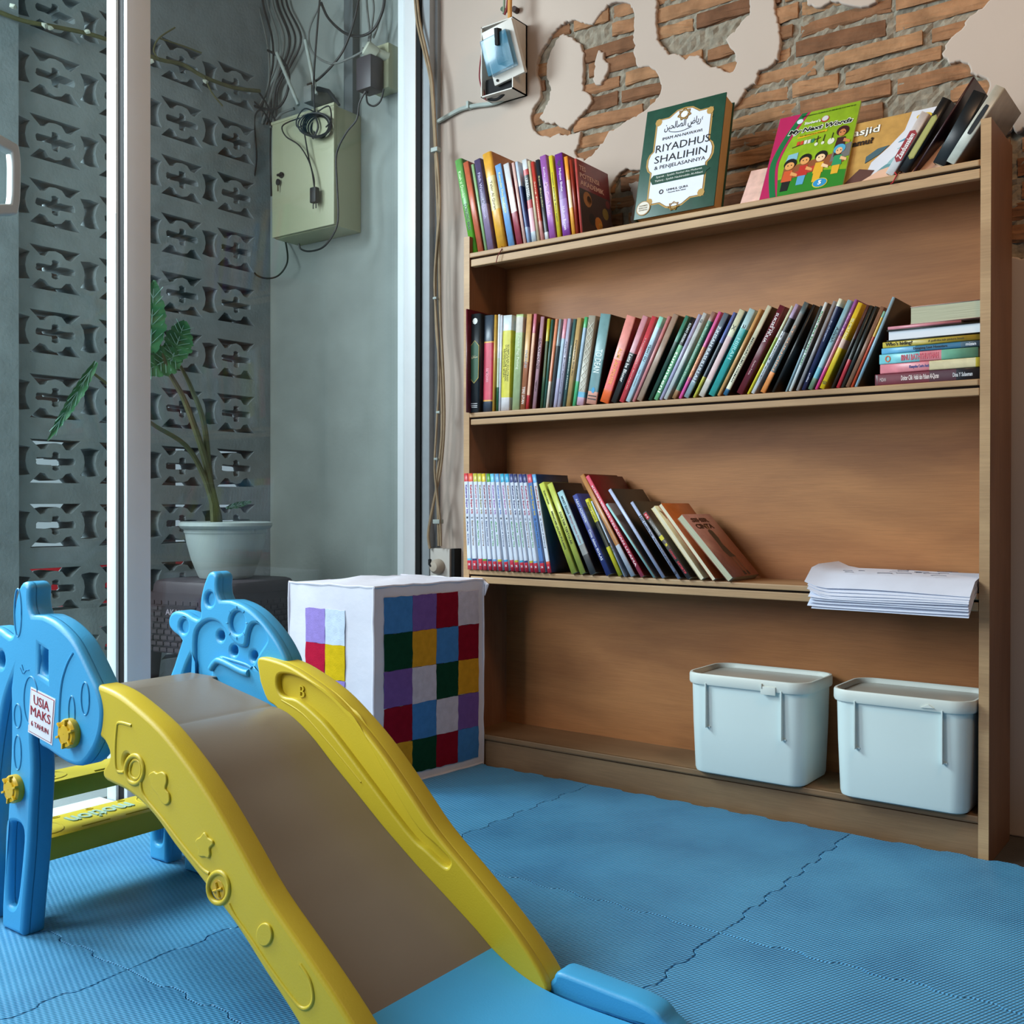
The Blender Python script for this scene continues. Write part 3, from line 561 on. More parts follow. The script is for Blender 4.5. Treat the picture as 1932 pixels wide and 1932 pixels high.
RA += [
 c7(30,78,335,277)+('scarlet','#c2404a',dict(text=pale('Mengapa Aku Berhijrah','#e9a0a0',.55,.6,.3))),
 c7(88,135,402,280)+('ice blue',[(.12,'#8fd0bc'),(1,'#b4cfdd')],dict(text=[('YEAH I OU','#2a3a44',.42,.2,.5),('Kisah Persahabatan','#7f929c',.72,.2,.25)])),
 c7(150,180,480,276)+('dusty pink','#c47c80',{}),
 c7(187,243,530,256)+('taupe floral','#9c8474',dict(side='#15120f')),
 c7(294,334,640,272)+('forest green',[(.3,'#3c7a66'),(1,'#1e4238')],{}),
 c7(344,388,692,286)+('lime lettered',[(.33,'#15181a'),(1,'#6fb083')],dict(text=[('RONNY ERSON','#d8dcdc',.18,.22,.5),('tumneeni','#e8f2e4',.66,.5,.7)])),
 c7(397,428,756,260)+('lilac white','#a9a6c6',{}),
 c7(433,475,802,246)+('pearl grey','#b9bfc0',dict(text=pale('G','#4a4f50',.09,.04,.5))),
 c7(508,552,880,236)+('green and brown',[(.1,'#8f6c62'),(.8,'#1f6c50'),(1,'#8f6a48')],dict(text=pale('A Road to Remember the Dream','#a8d0b8',.48,.7,.35))),
 c7(572,604,941,236)+('hot pink',[(.4,'#d4609c'),(.35,'#e09a7a'),(1,'#dd5aa4')],dict(text=pale('Perjalanan Cinta','#e8a040',.6,.4,.4))),
 c7(614,668,990,246)+('slate white-lettered',[(.2,'#5c6876'),(.6,'#46505e'),(1,'#7f96a0')],dict(text=[('7 KISAH RASULULLAH','#d3dbe6',.48,.66,.6)],side='#10131a')),
 c7(702,732,1076,242)+('blue and yellow',[(.35,'#5a6aa8'),(.4,'#3a4450'),(1,'#b9b44a')],{}),
 c7(748,808,1132,213)+('cream and pink',[(.3,'#c4c4a8'),(.5,'#c0a0a2'),(1,'#c4bcb4')],dict(text=pale('X','#5a5a50',.2,.06,.5),side='#15404c')),
 c7(836,904,1222,206)+('turquoise',[(.22,'#9db9bd'),(1,'#2f9896')],dict(text=[('2','#2a3a3c',.2,.05,.4),('HIJRAH','#8fd2d0',.45,.24,.7)])),
 c7(922,955,1312,211)+('apricot','#c4955e',{}),
 c7(972,1020,1387,180)+('ivory black-lettered',[(.93,'#c9c9b2'),(1,'#1d5a80')],dict(text=pale('MENCARI ILMU HIKMAH','#2a2a24',.6,.5,.4),side='#1c1312')),
 c7(1092,1160,1497,175)+('wide burgundy',[(1,'#5e1a28')],dict(text=[('DOA','#ead8da',.28,.1,.25,.25),('SUKSES MULIA','#f0e6e6',.25,.33,.4,-.1),('Panduan Praktis','#c9a0a6',.7,.16,.25)],d=.145)),
 c7(1196,1222,1602,184)+('yellow-green',[(.35,'#c9cfb0'),(.3,'#9ab048'),(1,'#d6c936')],{}),
 c7(1230,1270,1642,166)+('white with black',[(.15,'#a490b0'),(.15,'#3a3c40'),(1,'#c9cdd2')],dict(text=pale('The Healing Power','#5a5c66',.55,.6,.4))),
 c7(1312,1366,1722,147)+('grey and orange',[(.12,'#4a5658'),(.35,'#56504a'),(.3,'#48565a'),(1,'#dc8a4a')],dict(text=pale('ST SUNYIIN','#d39a78',.5,.5,.35),side='#14130f')),
 c7(1420,1452,1800,172)+('jet black','#17181a',{}),
 c8(2,24,322,185)+('silver foil',[(.5,'#3a4446'),(1,'#8aa4b0')],{}),
 c8(30,62,362,152)+('white green-lettered',[(1,'#cdd4d6')],dict(text=pale('Kisah Para Sahabat Nabi','#2f8f4a',.4,.6,.5),side='#4a4a4a')),
 c8(96,130,440,140)+('mid grey','#8b888c',{}),
 c8(147,188,492,118)+('navy blue',[(.08,'#cfd0bc'),(1,'#22284e')],dict(text=[('Ku Genggam','#aeb4d0',.35,.22,.4),('andika','#c9cde0',.86,.1,.35)])),
 c8(202,252,572,130)+('aqua',[(.75,'#86aebc'),(.12,'#4c98ac'),(1,'#5f7a66')],dict(text=[('Adalah','#233c46',.38,.17,.6)])),
 c8(268,300,637,126)+('magenta',[(.4,'#93529a'),(.35,'#c67484'),(1,'#d24488')],dict(text=pale('Rindu Rasul','#e6b8d0',.3,.3,.4))),
 c8(308,360,668,152)+('sunflower yellow',[(.42,'#cdae26'),(.1,'#c4a496'),(1,'#cfb41c')],dict(text=[('SELAMAT PAGI','#eee4a8',.3,.24,.5),('GR','#1c1a10',.93,.04,.7)])),
 c8(416,448,745,176)+('dark red-streaked',[(.4,'#4a2a28'),(1,'#201a18')],{}),
 c8(462,500,775,182)+('charcoal and red',[(.65,'#1d2220'),(1,'#b02c38')],dict(page=PAGEW)),
 c8(506,540,818,188)+('black with pale edge',[(1,'#232726')],{}),
 c8(546,590,872,190)+('walnut brown','#7c5844',{}),
 c8(597,622,897,235)+('flame orange',[(.08,'#7fae94'),(.25,'#cfa43a'),(1,'#b9462a')],{}),
 c8(628,662,975,104)+('powder blue',[(1,'#86a8bc')],dict(hard=1,d=.15,side='#262b2c',label='powder blue hardback leaning at the right end of the middle shelf row')),
]
shelf_row(RA, 870, 560, 5.52, Z2, .010, 1190, 'middle', 'books along the middle shelf')
# thin maroon book standing proud at the far left
shelf_row([(48,66,48,130,'thin maroon','#5a1424',dict(d=.16,label='thin maroon book at the far left end of the middle shelf, jutting out'))], 870, 560, 5.52, Z2, -.016, 1170, 'middle', 'books along the middle shelf')
# --- third shelf: series of white paperbacks, then the leaning mix
tops = ['#c4303a','#d8532c','#b5ae2c','#b8b030','#d0b818','#4c9228','#5fb6d8','#5d9fd0','#2b9ec0','#1b9bca','#2c3a78','#283064','#3a3f80','#28306c','#c43a50','#5a9cd0']
tn = ['crimson','orange-red','olive','dull-yellow','bright-yellow','green','sky-blue','mid-blue','teal','cyan','navy','dark-navy','indigo','midnight-blue','rose','light-blue']
bls = [140,203,277,332,395,455,515,593,665,722,787,842,905,957,1030,1113]; tls = [95,147,205,258,308,368,412,472,532,590,645,697,757,806,862,922]
brs = [188,255,325,380,440,505,562,638,712,768,832,884,950,1002,1085,1160]
tcs = ['#6a4a9a','#b0263a','#c07a8a','#8a8448','#8a2838','#902040','#a070b8','#5a7ac0','#b070a8','#b08060','#3c3c70','#283048','#98204a','#a82858','#c9b04a','#b0604a']
RB = []
for i in range(16):
    body = '#4a76b4' if i == 14 else '#ccd4e6'
    RB.append((bls[i], brs[i], tls[i], 152+i*1.2, tn[i]+'-topped', [(.085, tops[i]), (.80, body), (.02, tops[(i*5+6) % 16]), (1, '#c4283c')],
      dict(side='#22437a' if i == 15 else '#d0d6e4', page=PAGEW, text=[('Keluarga Super Irit', tcs[i], .27, .30, .55, 0, .03), (str(i+1), '#30303a', .46, .02, .4), (random.choice(['Nenek Pelit Datang', 'Bekal Sekolah Hemat', 'Liburan di Kampung', 'Asia Cilik', 'Musim Panen Tiba']), random.choice(['#4a5a6a', '#7a5a3a', '#3a4a7a', '#4aa050']), .62, .26, .35), ('M', '#f0e8ee', .945, .018, .5)],
      label=f'white series paperback with {tn[i]} top band, number {["one","two","three","four","five","six","seven","eight","nine","ten","eleven","twelve","thirteen","fourteen","fifteen","sixteen"][i]} from left, third shelf')))
def f2(bl, br, tl, ty):
    f = lambda x: (1080+x/5.222-860)*6.44
    return (f(bl), f(br), f(tl), (870+ty/5.222-870)*6.44)
def d_conan(o, t, h, d):
    b = MB(); b.box((t*.15, -.0004, h*.90), (t*.85, .0002, h*.985), ink('#c8283a')); b.text('M', (t*.5, -.0006, h*.94), (0, 0, -1), (1, 0, 0), h*.05, t*.4, ink('#f0e0e0'))
    b.text('AOYAMA GOSHO', (t*.5, -.0004, h*.76), (0, 0, -1), (1, 0, 0), h*.22, t*.3, ink('#e4e0dc'))
    b.box((t*.1, -.0004, h*.575), (t*.95, .0002, h*.635), ink('#cfc23a')); b.text('5', (t*.55, -.0004, h*.5), (0, 0, -1), (1, 0, 0), h*.04, t*.5, ink('#e6d23a'), bold=.03)
    b.text('CONAN', (t*.55, -.0004, h*.36), (0, 0, -1), (1, 0, 0), h*.14, t*.42, ink('#c83a44'), bold=.03)
    b.text('DETEKTIF', (t*.55, -.0004, h*.16), (0, 0, -1), (1, 0, 0), h*.18, t*.42, ink('#c83a44'), bold=.03); b.build('title', o)
def d_figure(o, t, h, d):
    b = MB(); x = t+.0001
    def pl(l, c): b.add([(x+.0003, d*y, h*z) for y, z in l], [tuple(range(len(l)))], cover_mat(c))
    b.text('SIHIR', (x, d*.45, h*.9), (0, 1, 0), (0, 0, 1), d*.6, h*.07, ink('#4a2420'), bold=.05); b.text('CINTA', (x, d*.45, h*.8), (0, 1, 0), (0, 0, 1), d*.6, h*.08, ink('#3a1a18'), bold=.05)
    pl([(.42,.72),(.50,.75),(.58,.72),(.60,.60),(.56,.52),(.62,.36),(.68,.30),(.46,.30),(.40,.40),(.42,.52)], '#2c2424')
    pl([(.46,.75),(.55,.75),(.56,.84),(.45,.84)], '#a47a62'); pl([(.50,.30),(.56,.30),(.55,.06),(.51,.06)], '#7a5244'); pl([(.60,.30),(.66,.30),(.68,.06),(.64,.06)], '#7a5244')
    pl([(.49,.08),(.56,.08),(.58,.02),(.48,.02)], '#241a1c'); pl([(.63,.08),(.69,.08),(.71,.02),(.62,.02)], '#241a1c'); b.build('cover_picture', o)
RB += [
 (1405,1478,1007,285,'first lime-green','#b9c04c',dict(text=[('SUARA KANAN','#5a602a',.16,.15,.3),('MENCARI JALAN PULANG','#23240f',.53,.42,.42)],d=.13)),
 (1512,1585,1108,290,'second lime-green',[(1,'#b3bb50')],dict(text=[('DOI TAK TERTOLAK','#2c2d16',.5,.36,.42)],side='#241b1a',d=.13)),
 (1632,1716,1230,388,'pale-blue skyline',[(.2,'#93b8c0'),(.45,'#9ab4bc'),(.12,'#8a8a88'),(1,'#4a4848')],dict(text=[('MERRY RIANA','#3c4f58',.17,.22,.35),('Mimpi Sejuta Dolar','#b07f88',.47,.34,.35)],side='#181516',d=.135)),
 (1826,1898,1414,428,'indigo-blue',[(1,'#3d4687')],dict(text=[('ABAY ADHITYA','#d4d8ec',.2,.3,.45),('Cinta dalam IKHLAS','#dfe2f0',.63,.38,.42)],d=.135)),
]
RB += [
 f2(452,494,122,386)+('acid yellow',[(.3,'#c3bb28'),(.33,'#2c2c1c'),(1,'#c6bd24')],dict(d=.13,text=pale('ENERGI POSITIF','#7d781c',.16,.24,.5))),
 f2(508,548,180,400)+('pale-blue wedged',[(1,'#b9cbe0')],dict(text=[('MUSIC','#3a2440',.62,.13,.6)],d=.13)),
 f2(575,640,50,160)+('tall tan plastic-covered',[(.7,'#a8703a'),(1,'#b9c0cc')],dict(d=.152,side='#6a2a16')),
 f2(672,716,128,160)+('tall pink-striped red',[(1,'#cf5066')],dict(text=pale('KISAH KISAH TELADAN UTAMA','#f2d4d8',.5,.8,.5),d=.155,side='#6e1015')),
 f2(796,824,325,430)+('seafoam slim',[(1,'#93c0c0')],dict(d=.12,side='#857270')),
 f2(884,924,350,292)+('periwinkle white',[(1,'#a9b2d0')],dict(d=.15,side='#2b2620')),
 f2(1036,1074,568,416)+('lavender-spined',[(1,'#9aa3bf')],dict(text=[('100','#23283c',.22,.07,.7),('Kesalahan Nabi','#23283c',.36,.18,.5),('Masa Kandung & Menghadap Allah','#2c3144',.66,.36,.4),('na','#1a1c28',.93,.03,.7)],d=.13,side='#2c2a1e')),
 f2(1132,1188,690,520)+('charcoal comic',[(1,'#4c4440')],dict(deco=d_conan,d=.115,side='#2a1c18')),
 f2(1262,1318,775,470)+('fanned cream-paged',[(1,'#c8b98c')],dict(out=1,curve=.012,d=.12)),
 f2(1378,1430,846,442)+('orange-covered cream-paged',[(1,'#9a4f1c')],dict(out=1,curve=.008,d=.135,side='#96481a')),
 f2(1532,1620,1032,570)+('thick grey-paged',[(1,'#8a5a4c')],dict(out=1,page=PAGEG,d=.14,side='#96604f',deco=d_figure,label='thick grey-paged paperback with a pinkish cover, right end of third shelf row')),
]
shelf_row(RB, 860, 870, 6.44, Z3, -.010, 1330, 'third', 'books at the left of the third shelf')
# ------------------------------------------------------------------ top shelf, cover-facing books
def facing_book(x0, x1, h, t, y0, tilt, cover, pagecol, label, hard=False, art=None, spine=None):
    o = thing('book', label, 'book', (x0, y0, Z1+.0006+t*math.sin(math.radians(tilt))), 'display books on the top shelf'); wd = x1-x0; c = .003 if hard else .001; e = .004 if hard else .0006
    m = cover_mat(cover); ms = cover_mat(spine or cover)
    b = MB(); b.box((0, 0, 0), (wd, c, h), m, c*.3); b.box((0, t-c, 0), (wd, t, h), ms, c*.3); b.box((-c*.4, c*.3, 0), (c, t-c*.3, h), ms); b.build('cover', o, True)
    b = MB(); b.box((c, c, e), (wd-e, t-c, h-e), pagecol); b.build('pages', o)
    o.rotation_euler = (-math.radians(tilt), 0, 0)
    if art: art(o, wd, h)
    return o
def flat(b, pts, y, col, th=.0003):
    b.prism(pts, y, y+th, ink(col))
def art_riy(o, w_, h):
    def S(l): return [(x*w_, z*h) for x, z in l]
    half = [(.0,.075),(.12,.075),(.17,.055),(.23,.035),(.33,.045),(.38,.085),(.40,.10),(.5,.10)]
    R = [(.5,.955),(.60,.945),(.66,.915),(.70,.895),(.86,.895),(.86,.60),(.90,.575),(.925,.53),(.925,.47),(.90,.425),(.86,.40),(.86,.105),(.70,.105),(.66,.085),(.60,.055),(.5,.045)]
    full = R+[(1-x, z) for x, z in R[::-1][1:-1]]
    b = MB(); b.prism(S(full), -.0003, .0005, ink('#b08a4a'))
    cx, cz = .5, .5; inn = [(cx+(x-cx)*.955, cz+(z-cz)*.975) for x, z in full]; b.prism(S(inn), -.0006, 0, ink('#7a5a26'))
    inn = [(cx+(x-cx)*.935, cz+(z-cz)*.965) for x, z in full]; b.prism(S(inn), -.0009, 0, ink('#d9dce8'))
    for sx, sz in ((.175,.865),(.825,.865),(.825,.135),(.175,.135)):
        b.prism(S([(sx+.045*math.cos(a)*(1), sz+.035*math.sin(a)) for a in [i*.785 for i in range(8)]]), -.0011, 0, ink('#b08a4a'))
    b.build('cover_panel', o, False)
    b = MB(); k = ink('#15161a'); X, Z = (1, 0, 0), (0, 0, 1)
    def T(s, x, z, wd, ht, m=k, y=-.0012, **q): b.text(s, (x*w_, y, z*h), X, Z, wd*w_, ht*h, m, **q)
    T('\ufee6\ufef4\ufea4\ufedf\ufe8e\ufebc\ufedf\ufe8d \ufebd\ufe8e\ufef3\ufead', .49, .80, .46, .085); T('(        )', .80, .81, .14, .03)
    b.tube([(w_*(.33+.28*i/12), -.0013, h*(.755-.02*math.sin(i/12*math.pi))) for i in range(13)], .0008, k, 4)
    T('IMAM AN-NAWAWI', .50, .70, .50, .026); T('RIYADHUS', .52, .615, .68, .068); T('SHALIHIN', .51, .515, .66, .066); T('& PENJELASANNYA', .51, .435, .64, .042)
    T('UMMUL QURA', .52, .215, .27, .024); T('Penerbit Buku Islami', .52, .192, .22, .010)
    b.tube([(w_*(.32+.022*math.cos(a)), -.0013, h*(.21+.017*math.sin(a))) for a in [i*.628 for i in range(10)]], .0012, k, 4, closed=True); b.build('title', o)
    b = MB(); b.prism(S([(.15,.34),(.19,.375),(.85,.375),(.86,.36),(.90,.34),(.86,.32),(.85,.29),(.19,.29)]), -.0011, 0, ink('#14402f'))
    b.text('Syarah : Syaikh Faishal Alu Mubarak', (w_*.52, -.0014, h*.35), X, Z, w_*.58, h*.022, ink('#d8dcd4')); b.text('Takhrij : Syaikh Nashiruddin Al-Albani', (w_*.52, -.0014, h*.315), X, Z, w_*.60, h*.022, ink('#d8dcd4')); b.build('name_banner', o)
    b = MB()
    for i in range(7):
        a = math.pi/2+i*2*math.pi/7; a2 = a+math.pi*4/7
        b.tube([(w_*(.5+.085*math.cos(a)), -.0013, h*(.925+.055*math.sin(a))-.01), (w_*(.5+.085*math.cos(a2)), -.0013, h*(.925+.055*math.sin(a2))-.01)], .0014, ink('#9a7434'), 5)
        b.tube([(w_*(.5+.07*math.cos(a)), -.0013, h*(.06+.04*math.sin(a))), (w_*(.5+.07*math.cos(a2)), -.0013, h*(.06+.04*math.sin(a2)))], .001, ink('#9a7434'), 5)
    b.plate([circ(w_*.5, h*.925-.01, w_*.04, h*.03, 12)], -.0016, -.0008, ink('#e4e2dc')); b.build('emblem', o)
    b = MB(); b.plate([circ(w_*.11, h*.09, w_*.09, w_*.09, 20)], -.0013, 0, ink('#a07a48')); b.plate([circ(w_*.11, h*.09, w_*.08, w_*.08, 20)], -.0017, 0, ink('#d8d0c4'))
    for i, s in enumerate(('SUMBER', 'EDISI LUX', 'CETAKAN')): b.text(s, (w_*.11, -.002, h*(.112-.02*i)), X, Z, w_*.11, h*.011, ink('#8a7a60'))
    b.build('seal', o)
    b = MB(); b.box((w_*.42, .012, h), (w_*.52, .013, h+.009), ink('#2f6f80')); b.build('bookmark', o)
facing_book(.486, .684, .273, .045, .014, 13.5, '#1c4434', mat('paper_tan', '#c39a66', rough=.9, var=.15, scale=8, stretch=(4, 160, 4)), 'thick dark green hardback with ornate white cover panel standing on top shelf', True, art_riy)
facing_book(.742, .88, .105, .006, .020, 34, '#d9b0a4', PAGE, 'pale pink rounded book leaning behind the green picture book on top shelf')
def art_next(o, w_, h):
    def S(l): return [(x*w_, z*h) for x, z in l]
    b = MB()
    def arc(x_at, n=14): return [(x_at(i/n), i/n) for i in range(n+1)]
    f1 = lambda t: .13+.42*max(0, t-.35)**1.7*1.3+.30*max(0, .45-t)**1.5*1.2
    L1 = arc(lambda t: min(f1(t), 1)); b.prism(S([(0, 0)]+[(x, z) for x, z in L1]+[(0, 1)]), -.0003, .0004, ink('#b01d56'))
    L2a = arc(lambda t: f1(t)-.035); L2b = arc(lambda t: f1(t)-.11); b.prism(S(L2a+L2b[::-1]), -.0006, 0, ink('#146a3a'))
    b.prism(S([(f1(0)-.02, 0), (1, 0), (1, .18), (.6, .24), (f1(.2), .2)]), -.0004, 0, ink('#2a7a22'))
    b.prism(S([(.22,.17),(.95,.28),(.95,.42),(.22,.33)]), -.0006, 0, ink('#8a4f2c')); b.prism(S([(.38,.20),(.62,.24),(.62,.30),(.38,.26)]), -.0009, 0, ink('#b03a2c'))
    b.prism(S([(.22,.40),(.36,.42),(.36,.50),(.24,.49)]), -.0007, 0, ink('#7fb4c4')); b.prism(S([(.78,.30),(1,.34),(1,.50),(.80,.46)]), -.0007, 0, ink('#6d6a68'))
    b.prism(S([(.26,.57),(.60,.63),(.60,.64),(.26,.58)]), -.0007, 0, ink('#4a2c1c'))
    for i, c in enumerate(('#c8402c', '#c8402c', '#d8d4cc', '#d0ccc4', '#2c7a5a')): b.prism(S([(.31+.045*i,.59),(.345+.045*i,.595),(.345+.045*i,.64),(.31+.045*i,.635)]), -.0008, 0, ink(c))
    for x, r in ((.56,.022),(.64,.02),(.74,.042)): b.plate([circ(x*w_, .56*h, r*w_, r*h*.9, 12)], -.001, 0, ink('#d5d6c4')); b.tube([(x*w_, -.0008, .58*h), (x*w_+.001, -.0008, .66*h)], .0008, ink('#2a2a28'), 4)
    b.build('cover_picture', o)
    def kid(x, z, s, hair, shirt, legs, skin='#d99a5a', scarf=False):
        b = MB(); e = lambda cx, cz, rx, rz, c, y: b.plate([circ(cx*w_, cz*h, rx*w_*s, rz*h*s, 16)], y, 0, ink(c))
        b.prism(S([(x-.05*s, z-.06*s), (x+.05*s, z-.06*s), (x+.065*s, z-.19*s), (x-.065*s, z-.19*s)]), -.0011, 0, ink(shirt)); b.prism(S([(x-.05*s, z-.19*s), (x+.05*s, z-.19*s), (x+.04*s, z-.30*s), (x-.05*s, z-.30*s)]), -.001, 0, ink(legs))
        b.prism(S([(x+.04*s, z-.08*s), (x+.12*s, z-.12*s), (x+.12*s, z-.15*s), (x+.03*s, z-.12*s)]), -.0012, 0, ink(skin))
        e(x, z+.022*s, .078, .062, hair, -.0014); e(x, z-.005*s, .058 if not scarf else .045, .045, skin, -.0017)
        for dx in (-.022, .022): e(x+dx*s, z, .007, .007, '#1a1410', -.002)
        b.build('cover_figure', o)
    kid(.29, .35, 1, '#15110f', '#c8562c', '#1c1a1a'); kid(.47, .38, .95, '#15110f', '#b83026', '#5a9cc4'); kid(.66, .38, .95, '#15110f', '#d8a42c', '#d8a42c', '#e8c49a'); kid(.87, .42, .9, '#4a9cc0', '#2a8a5a', '#d8a42c', '#e0b080', True); kid(.86, .64, .95, '#3a1416', '#3a1c1c', '#3a1c1c', '#c07a48', True)
    b = MB(); X, Z = (1, 0, 0), (0, 0, 1)
    b.text('My Next Words', (w_*.56, -.0008, h*.765), X, Z, w_*.80, h*.082, ink('#eceee4'), bold=.09, shear=.25); b.text('My Next Words', (w_*.56, -.0012, h*.765), X, Z, w_*.78, h*.068, ink('#15160f'), bold=.03, shear=.25)
    b.text("Student's", (w_*.45, -.0012, h*.855), X, Z, w_*.2, h*.035, ink('#e4e6dc'), bold=.03); b.plate([circ(w_*.60, h*.865, w_*.05, h*.04, 16)], -.0006, 0, ink('#b03a30')); b.plate([circ(w_*.60, h*.87, w_*.04, h*.032, 16)], -.0009, 0, ink('#c8c8c8'))
    b.prism(S([(.30,.675),(.66,.70),(.66,.725),(.30,.70)]), -.0007, 0, ink('#d0a81c')); b.text('For Elementary School', (w_*.48, -.001, h*.70), X, (0, 0, 1), w_*.3, h*.014, ink('#4a3a10'))
    b.text('BERDASARKAN KURIKULUM BERBASIS KOMPETENSI', (w_*.62, -.0008, h*.955), X, Z, w_*.66, h*.014, ink('#20380e'))
    b.plate([circ(w_*.72, h*.07, w_*.09, h*.055, 20)], -.0013, 0, ink('#cfc03a')); b.plate([circ(w_*.72, h*.07, w_*.08, h*.047, 20)], -.0016, 0, ink('#2f8ac0')); b.text('5', (w_*.72, -.002, h*.07), X, Z, w_*.04, h*.05, ink('#e8ecef'), bold=.04)
    b.plate([circ(w_*.28, h*.90, w_*.04, h*.03, 12)], -.0008, 0, ink('#c9d8e4')); b.build('title', o)
facing_book(.790, .966, .233, .005, .010, 29, '#86a81c', PAGE, 'lime green picture book with children cooking on its cover, top shelf', art=art_next)
def art_masjid(o, w_, h):
    def S(l): return [(x*w_, z*h) for x, z in l]
    b = MB(); b.prism(S(cat([(.30,0),(.36,.3),(.5,.5),(.62,.72),(.66,1),(1,1),(1,0)], 1)), -.0003, .0004, ink('#cfd2dc'))
    for i in range(5):
        o1 = .13*i; b.prism(S(cat([(.42+o1*.7,.10+o1),(.50+o1*.7,.22+o1),(.60+o1*.5,.24+o1),(.72+o1*.4,.34+o1),(.80,.44+o1*.9),(.80,.34+o1*.9),(.70,.22+o1*.8),(.58,.12+o1*.8)], 3)), -.0005-.0002*i, 0, ink(['#5f8f96', '#84aab0', '#5a868e', '#8fb4b8', '#4f8fa8'][i]))
    b.prism(S([(.28,0),(1,0),(1,.34),(.7,.22),(.45,.14)]), -.0016, 0, ink('#d3ab92')); b.prism(S([(.12,.0),(.34,0),(.40,.16),(.26,.22)]), -.0014, 0, ink('#5a3a34'))
    b.prism(S([(.30,.30),(.42,.40),(.50,.52),(.40,.50),(.30,.40)]), -.0014, 0, ink('#46606a'))
    b.build('cover_picture', o)
    b = MB(); X, Z = (1, 0, 0), (0, 0, 1)
    for col, k, y in (('#6a5a40', .06, -.0006), ('#ecebe4', .01, -.001)):
        b.text('Masjid', (w_*.20, y, h*.82), X, Z, w_*.36, h*.15, ink(col), bold=k)
    b.text('Kotamu?', (w_*.17, -.001, h*.66), X, Z, w_*.34, h*.10, ink('#2c2018'), bold=.04); b.plate([circ(w_*.78, h*.88, w_*.07, h*.05, 14)], -.0018, 0, ink('#cfae3a')); b.build('title', o)
facing_book(.935, 1.15, .165, .006, .022, 27, '#b98f4e', PAGE, 'tan picture book with teal waves, half hidden beside the lime green one', art=art_masjid)
# right end: leaning folders and box
def d_gold(o, t, h, d):
    b = MB(); b.plate([[(t*.2, h*.2), (t*.5, h*.17), (t*.8, h*.2), (t*.8, h*.74), (t*.5, h*.78), (t*.2, h*.74)]], -.0008, .0002, ink('#8f8a44')); b.plate([[(t*.27, h*.215), (t*.5, h*.19), (t*.73, h*.215), (t*.73, h*.73), (t*.5, h*.76), (t*.27, h*.73)]], -.0011, .0002, ink('#a3a05c')); b.build('spine_panel', o)
def d_zad(o, t, h, d):
    b = MB(); b.plate([[(t*.05, h*.25), (t*.5, h*.2), (t*.95, h*.25), (t*.95, h*.68), (t*.5, h*.72), (t*.05, h*.68)]], -.0006, .0002, ink('#8f1f2a')); b.text('Zaadussalam', (t*.5, -.0009, h*.46), (0, 0, 1), (-1, 0, 0), h*.4, t*.6, ink('#eae6e6'), bold=.02); b.build('title', o)
def d_slot(o, t, h, d):
    b = MB(); b.plate([cat([(t*.30, h*.42), (t*.5, h*.38), (t*.70, h*.42), (t*.70, h*.72), (t*.5, h*.76), (t*.30, h*.72)], 4)], -.0008, .0004, ink('#14171c'))
    b.build('finger_slot', o)
    b = MB(); bx = t+.0002; b.add([(bx+.0004, d*(.78+.07*math.cos(a)), h*(.38+.06*math.sin(a))) for a in [i*.524 for i in range(12)]], [tuple(range(12))], ink('#14171c')); b.build('finger_slot', o)
RC = [
 (735,825,1062,362,'white and red',[(1,'#c9c4c4')],dict(deco=d_zad,d=.13,side='#b9a8a8',label='white book with red spine label, leftmost of the leaning run on top shelf')),
 (835,942,1232,240,'black gold-panelled',[(1,'#121519')],dict(hard=1,deco=d_gold,d=.13,label='black hardback with olive gold spine panel leaning on top shelf')),
 (985,1008,1495,75,'maroon folder',[(1,'#33161c')],dict(d=.15,label='tall thin dark maroon folder leaning between black books on top shelf')),
 (1125,1262,1500,185,'black binder',[(1,'#141b20')],dict(d=.14,label='thick black binder leaning against the white box file on top shelf')),
 (1286,1400,1745,125,'white box file',[(1,'#b5b6ac')],dict(dx=-.012,d=.16,side='#8f8479',page=cover_mat('#8f8479'),deco=d_slot,label='white box file with black oval slot, leaning on the bookcase side')),
]
lean = shelf_row(RC, 1500, 130, 4.472, Z1, .006, 880, 'top', 'leaning books and folders at the right of the top shelf', resolve=False)
def ribbon(pts, col, lab):
    b = MB(); b.tube(pts, .0012, ink(col), 5); tag(b.build('bookmark_ribbon', None, True), lab, 'ribbon')
ribbon([W(1688, 325, Y=.004), W(1692, 330, Y=-.004), W(1684, 345, Y=-.005), W(1680, 347, Y=-.006)], '#b3202a', 'red ribbon marker hanging under the black gold-panelled book')
ribbon([W(947, 465, Y=.008), W(947, 470, Y=-.004), W(939, 483, Y=-.008), W(936, 496, Y=-.008)], '#6a1a1a', 'dark red ribbon marker hanging over the top shelf edge at left')
# horizontal stack at right of the middle shelf
def stack(rows):
    prev = Z2+.0005
    for xl, xr, yt, ybm, seg, op, lab in rows:
        Y = .012+op.get('y', 0); A = W(1480+xl/4.83, 540+ybm/4.83, Y=Y); B = W(1480+xr/4.83, 540+ybm/4.83, Y=Y); T = W(1480+xl/4.83, 540+yt/4.83, Y=Y)
        t = max(.004, T.z-prev); h = B.x-A.x
        o = thing('book', lab, 'book', (B.x, Y, prev), 'books lying flat in the stack on the middle shelf')
        cv, pg = book_mesh(t, h, op.get('d', .135), seg, op.get('side'), op.get('hard', False), page=op.get('page', PAGE), pages_out=op.get('out', False))
        c = cv.build('cover', o, True, ang=50); merge_doubles(c); pg.build('pages', o); o.rotation_euler = (0, -math.pi/2, 0)
        if op.get('text'):
            b = MB()
            for s, col, fc, ln, ht in op['text']: b.text(s, (t*.5, -.0003, h*(1-fc)), (0, 0, -1), (1, 0, 0), h*ln, t*ht, ink(col), bold=.02)
            b.build('title', o)
        prev += t+.0004
